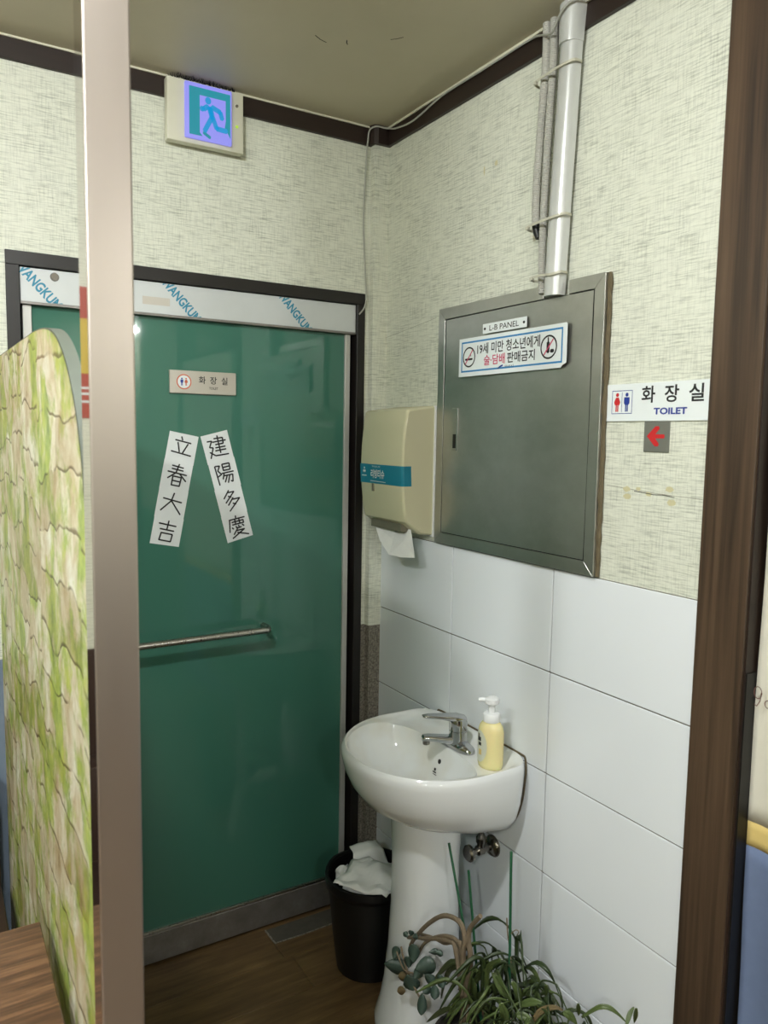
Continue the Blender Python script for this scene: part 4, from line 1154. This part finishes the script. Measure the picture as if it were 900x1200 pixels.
# ================================================================== plants by the pedestal
KEY_LEAVES = [
    (0.012, [(-0.250, -0.929, 0.416), (-0.238, -0.884, 0.366), (-0.226, -0.843, 0.317), (-0.214, -0.792, 0.225)]),
    (0.010, [(-0.260, -0.968, 0.461), (-0.248, -0.915, 0.406), (-0.236, -0.895, 0.334), (-0.224, -0.874, 0.270)]),
    (0.011, [(-0.250, -0.828, 0.357), (-0.238, -0.770, 0.323), (-0.226, -0.711, 0.256), (-0.214, -0.652, 0.180)]),
    (0.008, [(-0.220, -0.779, 0.331), (-0.208, -0.827, 0.359), (-0.196, -0.850, 0.358)]),
    (0.011, [(-0.240, -0.868, 0.365), (-0.228, -0.767, 0.305), (-0.216, -0.715, 0.234), (-0.204, -0.683, 0.158)]),
    (0.017, [(-0.240, -0.921, 0.393), (-0.228, -0.942, 0.363), (-0.216, -0.955, 0.343)]),
    (0.010, [(-0.280, -0.830, 0.267), (-0.268, -0.765, 0.202), (-0.256, -0.697, 0.125)]),
    (0.017, [(-0.270, -0.984, 0.378), (-0.258, -0.985, 0.345), (-0.246, -0.967, 0.301)]),
    (0.008, [(-0.190, -1.133, 0.418), (-0.178, -1.160, 0.452), (-0.166, -1.175, 0.459), (-0.154, -1.188, 0.451), (-0.142, -1.201, 0.436)]),
    (0.007, [(-0.190, -1.241, 0.477), (-0.178, -1.238, 0.494), (-0.166, -1.237, 0.502)]),
    (0.007, [(-0.190, -1.262, 0.526), (-0.178, -1.251, 0.500), (-0.166, -1.239, 0.472)]),
    (0.009, [(-0.180, -1.021, 0.409), (-0.168, -1.012, 0.379), (-0.156, -0.999, 0.342)]),
    (0.008, [(-0.200, -1.132, 0.450), (-0.188, -1.122, 0.427), (-0.176, -1.111, 0.401)]),
    (0.013, [(-0.230, -0.995, 0.364), (-0.218, -1.022, 0.386), (-0.206, -1.045, 0.393)]),
    (0.010, [(-0.230, -1.033, 0.345), (-0.218, -1.044, 0.378), (-0.206, -1.070, 0.402), (-0.194, -1.086, 0.402)]),
    (0.014, [(-0.220, -0.960, 0.391), (-0.208, -0.969, 0.364), (-0.196, -0.953, 0.308)]),
    (0.013, [(-0.240, -0.832, 0.335), (-0.228, -0.843, 0.297), (-0.216, -0.818, 0.222)]),
    (0.013, [(-0.220, -1.112, 0.426), (-0.208, -1.119, 0.419), (-0.196, -1.126, 0.401)]),
    (0.012, [(-0.230, -0.902, 0.337), (-0.218, -0.844, 0.273), (-0.206, -0.768, 0.151)]),
    (0.014, [(-0.250, -1.010, 0.360), (-0.238, -1.025, 0.362), (-0.226, -1.049, 0.349)]),
]
VINES = [
    (0.0045, [(-0.250, -0.827, 0.367), (-0.250, -0.831, 0.422), (-0.250, -0.808, 0.449), (-0.250, -0.748, 0.429), (-0.250, -0.689, 0.376), (-0.250, -0.632, 0.306), (-0.250, -0.609, 0.269)]),
    (0.0040, [(-0.250, -0.801, 0.366), (-0.250, -0.777, 0.381), (-0.250, -0.733, 0.362), (-0.250, -0.673, 0.326), (-0.250, -0.624, 0.301), (-0.250, -0.573, 0.264), (-0.250, -0.554, 0.221)]),
    (0.0035, [(-0.250, -0.820, 0.378), (-0.250, -0.803, 0.398), (-0.250, -0.767, 0.389), (-0.250, -0.716, 0.356), (-0.250, -0.670, 0.311), (-0.250, -0.645, 0.268)]),
    (0.0030, [(-0.240, -0.798, 0.366), (-0.240, -0.737, 0.350), (-0.240, -0.684, 0.334), (-0.240, -0.639, 0.314)]),
    (0.0050, [(-0.240, -0.840, 0.362), (-0.240, -0.832, 0.408), (-0.240, -0.836, 0.446), (-0.240, -0.871, 0.496)]),
    (0.0015, [(-0.200, -0.936, 0.388), (-0.200, -0.925, 0.441), (-0.200, -0.918, 0.467), (-0.200, -0.913, 0.502)]),
    (0.0010, [(-0.200, -0.924, 0.468), (-0.200, -0.942, 0.491), (-0.200, -0.953, 0.494), (-0.200, -0.948, 0.483)]),
    (0.0020, [(-0.180, -0.982, 0.355), (-0.180, -1.003, 0.401), (-0.180, -1.021, 0.418), (-0.180, -1.051, 0.428), (-0.180, -1.066, 0.413), (-0.180, -1.070, 0.392)]),
    (0.0020, [(-0.200, -0.912, 0.405), (-0.200, -0.952, 0.422), (-0.200, -0.980, 0.412), (-0.200, -0.981, 0.390)]),
]
JADE = [
    (-0.285, -0.593, 0.251, 0.022, 0.016, 80),
    (-0.285, -0.594, 0.215, 0.041, 0.028, -8),
    (-0.285, -0.674, 0.299, 0.031, 0.021, 95),
    (-0.285, -0.726, 0.299, 0.038, 0.028, 25),
    (-0.285, -0.665, 0.218, 0.031, 0.031, -70),
    (-0.285, -0.638, 0.326, 0.010, 0.010, 150),
    (-0.285, -0.661, 0.344, 0.010, 0.010, 90),
    (-0.285, -0.680, 0.346, 0.010, 0.010, 20),
    (-0.285, -0.715, 0.196, 0.034, 0.017, -85),
    (-0.285, -0.759, 0.356, 0.016, 0.010, 10),
    (-0.285, -0.779, 0.365, 0.014, 0.010, -10),
    (-0.285, -0.624, 0.168, 0.017, 0.014, 200),
    (-0.285, -0.694, 0.259, 0.021, 0.017, 60),
    (-0.285, -0.634, 0.211, 0.024, 0.016, 190),
    (-0.285, -0.744, 0.279, 0.021, 0.017, -40),
    (-0.285, -0.766, 0.261, 0.022, 0.016, -80),
    (-0.285, -0.735, 0.246, 0.017, 0.014, 230),
    (-0.285, -0.652, 0.263, 0.021, 0.016, 100),
    (-0.285, -0.789, 0.303, 0.021, 0.016, -60),
]

def blade(name, pts, w, mat, parent, taper0=.45):
    P = spline(pts, 5 if len(pts) < 4 else 4)
    n = len(P)
    V, F = [], []
    eye = Vector((-.8, -.55, .55)).normalized()
    for i, p in enumerate(P):
        tt = (P[min(i + 1, n - 1)] - P[max(i - 1, 0)]).normalized()
        side = tt.cross(eye)
        side = side.normalized() if side.length > 1e-4 else Vector((1, 0, 0))
        s = i / (n - 1)
        ww = w * (taper0 + (1 - taper0) * min(1, s * 3)) * (1 - max(0, s - .55) / .45 * .85)
        up = side.cross(tt).normalized()
        V += [p - side * ww / 2 + up * ww * .16, p - up * ww * .05, p + side * ww / 2 + up * ww * .16]
    for i in range(n - 1):
        a = 3 * i
        F += [(a, a + 1, a + 4, a + 3), (a + 1, a + 2, a + 5, a + 4)]
    return O(name, V, F, mat, parent, True, 0, 1, .0012)
def pot(parent, c, r, h):
    lathe('pot', [(0, .002), (r * .72, .002), (r * .75, .006), (r * .96, h - .03), (r * 1.04, h - .028), (r * 1.05, h), (r * .97, h), (r * .94, h - .025), (0, h - .03)], (c[0], c[1], 0), 'pot', parent, segs=32)
    lathe('soil', [(r * .93, h - .028), (r * .6, h - .022), (0, h - .018)], (c[0], c[1], 0), 'soil', parent, segs=24)
# strap-leaved plant
PA = (-0.155, -1.035)
sp_ = thing('strap_leaf_plant', (PA[0], PA[1], 0), 'bushy potted plant with long green strap leaves below the tiles', 'potted plant')
pot(sp_, PA, .118, .20)
for i, (w, pts) in enumerate(KEY_LEAVES):
    blade('leaf', pts, w * 1.15, 'strap_leaf' if i not in (14,) else 'dry_leaf', sp_)
random.seed(21)
protos = []
for k in range(6):
    L_ = random.uniform(.12, .19); rise = random.uniform(.03, .09)
    pts = [(0, 0, 0), (L_ * .35, 0, rise), (L_ * .7, random.uniform(-.02, .02), rise * .9), (L_, random.uniform(-.03, .03), rise * .2 - .02)]
    me = blade('leaf', pts, random.uniform(.014, .022), ('strap_leaf', 'strap_leaf_dark')[k % 2], None)
    protos.append((me.data, Vector(me.location), me.modifiers[0].thickness))
    bpy.data.objects.remove(me)
def scatter_leaf(parent, base, yaw, pitch, sc, k):
    me, off, th = protos[k]
    o = bpy.data.objects.new('leaf', me); C.objects.link(o)
    R = Matrix.Rotation(yaw, 4, 'Z') @ Matrix.Rotation(pitch, 4, 'Y')
    o.rotation_euler = R.to_euler(); o.scale = (sc, sc, sc)
    o.location = Vector(base) + (R @ (off * sc))
    md = o.modifiers.new('thickness', 'SOLIDIFY'); md.thickness = th; md.offset = 0
    adopt(o, parent)
for k in range(150):
    bx_ = PA[0] + random.uniform(-.095, .06); by_ = PA[1] + random.uniform(-.085, .20)
    bz_ = random.uniform(.21, .335) - .25 * max(0, abs(by_ + .95) - .08)
    yaw = random.uniform(math.radians(95), math.radians(285))
    if random.random() < .25: yaw = random.uniform(math.radians(60), math.radians(300))
    scatter_leaf(sp_, (bx_, by_, bz_), yaw, random.uniform(-.5, .35), random.uniform(.45, .95) * (.7 if by_ < -1.02 else 1), random.randrange(6))
for i, (r, pts) in enumerate(VINES):
    if i in (5, 6, 7, 8):
        tube('stem', spline(pts, 5), r, 'bark' if i in (5, 6) else 'strap_leaf_dark', sp_, 6)
# jade plant with woody stems
PB = (-0.245, -0.838)
jd = thing('jade_plant', (PB[0], PB[1], 0), 'jade plant with arching woody stems and rounded grey green leaves before the pedestal', 'potted plant')
pot(jd, PB, .072, .19)
for i, (r, pts) in enumerate(VINES):
    if i in (0, 1, 2, 3, 4):
        P = spline([(PB[0], PB[1] + .01 * i - .02, .17)] + [tuple(p) for p in pts], 6)
        v, f = tubevf(P, [1.35 * r * (1.15 - .4 * k / len(P)) * (1 + .12 * noise.noise(P[k] * 60)) for k in range(len(P))], 7)
        O('stem', v, f, 'bark', jd, True)
def jade(c, ln, wd, ang, parent):
    view = Vector((.79, .60, -.2)).normalized()
    rt = view.cross(Vector((0, 0, 1))).normalized(); up = rt.cross(view)
    a = math.radians(ang)
    d = rt * math.cos(a) + up * math.sin(a); s = up * math.cos(a) - rt * math.sin(a)
    tilt = random.uniform(-.35, .35)
    nrm = d.cross(s)
    d2 = (d + nrm * tilt).normalized()
    V = [Vector(c) - d2 * ln * .5]
    F = []
    prof_ = [(.15, .45), (.35, .8), (.6, 1.0), (.8, .86), (.93, .5)]
    for t_, w_ in prof_:
        m_ = Vector(c) + d2 * ln * (t_ - .5) - nrm * .004 * math.sin(t_ * 3)
        V += [m_ - s * wd * .5 * w_ - nrm * .002, m_, m_ + s * wd * .5 * w_ - nrm * .002]
    V.append(Vector(c) + d2 * ln * .5)
    F += [(0, 1, 2), (0, 2, 3)]
    for i in range(4):
        q_ = 1 + 3 * i
        F += [(q_, q_ + 1, q_ + 4, q_ + 3), (q_ + 1, q_ + 2, q_ + 5, q_ + 4)]
    F += [(13, 14, 16), (14, 15, 16)]
    return O('leaf', V, F, 'jade_leaf', parent, True, 0, 1, .003)
random.seed(4)
for i, (x, y, z, ln, wd, a) in enumerate(JADE):
    o = jade((x, y, z), ln * 1.4, wd * 1.45, a, jd)
    if i in (11, 13): o.data.materials[0] = M['dry_leaf']
tube('stem', spline([(-.285, -.62, .285), (-.283, -.635, .25), (-.278, -.66, .215), (-.272, -.69, .19)], 4), .0025, 'bark', jd, 6)
tube('stem', spline([(-.285, -.60, .26), (-.285, -.63, .235), (-.285, -.655, .24), (-.28, -.68, .25)], 4), .0022, 'bark', jd, 6)
# stakes
def stake(top, bot, label):
    d = (Vector(bot) - Vector(top)); e = Vector(bot) + d.normalized() * max(0, (bot[2] - .20))
    tag(tube('plant_stake', [top, Vector(top).lerp(e, .5), e], .0031, 'stake', None, 8), label, 'plant stake', 'green plant stakes')
stake((-0.2, -0.693, 0.569), (-0.2, -0.778, 0.351), 'slanting thin green plant stake in front of the pedestal edge')
stake((-0.2, -0.773, 0.54), (-0.2, -0.807, 0.358), 'shortest thin green plant stake, under the angle valve')
stake((-0.2, -0.92, 0.659), (-0.2, -0.929, 0.364), 'upright thin green plant stake in front of the tiles, right of the valve')

# ================================================================== curtain in the doorway
cu = thing('door_curtain', (0.022, -1.75, 0.15), 'cream cloth door curtain with yellow band and blue lower half', 'curtain')
def cloth(name, z0, z1, mat, nz):
    V, F = [], []
    nyy = 90
    for j in range(nz + 1):
        z = z0 + (z1 - z0) * j / nz
        for i in range(nyy + 1):
            s = i / nyy
            k = (1.95 - z) / 1.75
            yy = -1.3175 - .003 * math.sin(z * 5) - s * .88
            xx = .022 + .010 * math.sin(s * 34 + .6 * math.sin(z * 2)) * (.3 + .7 * k) + .004 * noise.noise(Vector((s * 9, z * 3, 0)))
            V.append((xx, yy, z))
    for j in range(nz):
        for i in range(nyy):
            a = j * (nyy + 1) + i
            F.append((a, a + 1, a + nyy + 2, a + nyy + 1))
    return O(name, V, F, mat, cu, True, 0, 1, .0014)
cloth('cream_cloth', .853, 1.95, 'curtain_cream', 30)
cloth('yellow_band', .806, .853, 'curtain_yellow', 3)
cloth('blue_cloth', .15, .806, 'curtain_blue', 20)
tube('curtain_rod', [(.022, -1.312, 1.965), (.022, -2.249, 1.965)], .009, 'walnut', cu, 10)
# stitched hem and the handwriting at its edge
CP = Plane((.008, -1.3195, 1.10), (0, -1, 0), (0, 0, 1))
g9 = [(.010 + .0075 * math.cos(t), .004 + .011 * math.sin(t)) for t in [k * math.pi / 6 for k in range(13)]]
g9t = [(.0165, .006), (.015, -.010), (.009, -.021), (.004, -.019)]
ga = [(.030 + .006 * math.cos(t), -.012 + .007 * math.sin(t)) for t in [k * math.pi / 5 for k in range(11)]]
gat = [(.036, -.004), (.036, -.016), (.041, -.019)]
flat('script_lettering', CP, *stroke2([g9, g9t, ga, gat], .0016), 'script_brown', cu, 0.0)

# ================================================================== ceiling lamps of the room
WHERE = ['over the passage before the door', 'over the booth table', 'over the left side of the room', 'past the curtain, nearest the right rear corner', 'in the left rear of the room']
for (lx, ly), wtxt in zip(LAMPS, WHERE):
    lp = thing('ceiling_lamp', (lx, ly, CEIL_Z), 'small round white ceiling lamp ' + wtxt, 'ceiling lamp', 'round ceiling lamps')
    lathe('lamp_base', [(.066, 0), (.068, -.004), (.066, -.018), (.060, -.020)], (lx, ly, CEIL_Z - .0005), 'white', lp, segs=32)
    lathe('diffuser', [(.056, -.0208), (.057, -.03), (.053, -.044), (.040, -.056), (.022, -.062), (0, -.064)], (lx, ly, CEIL_Z), 'lamp', lp, segs=24)
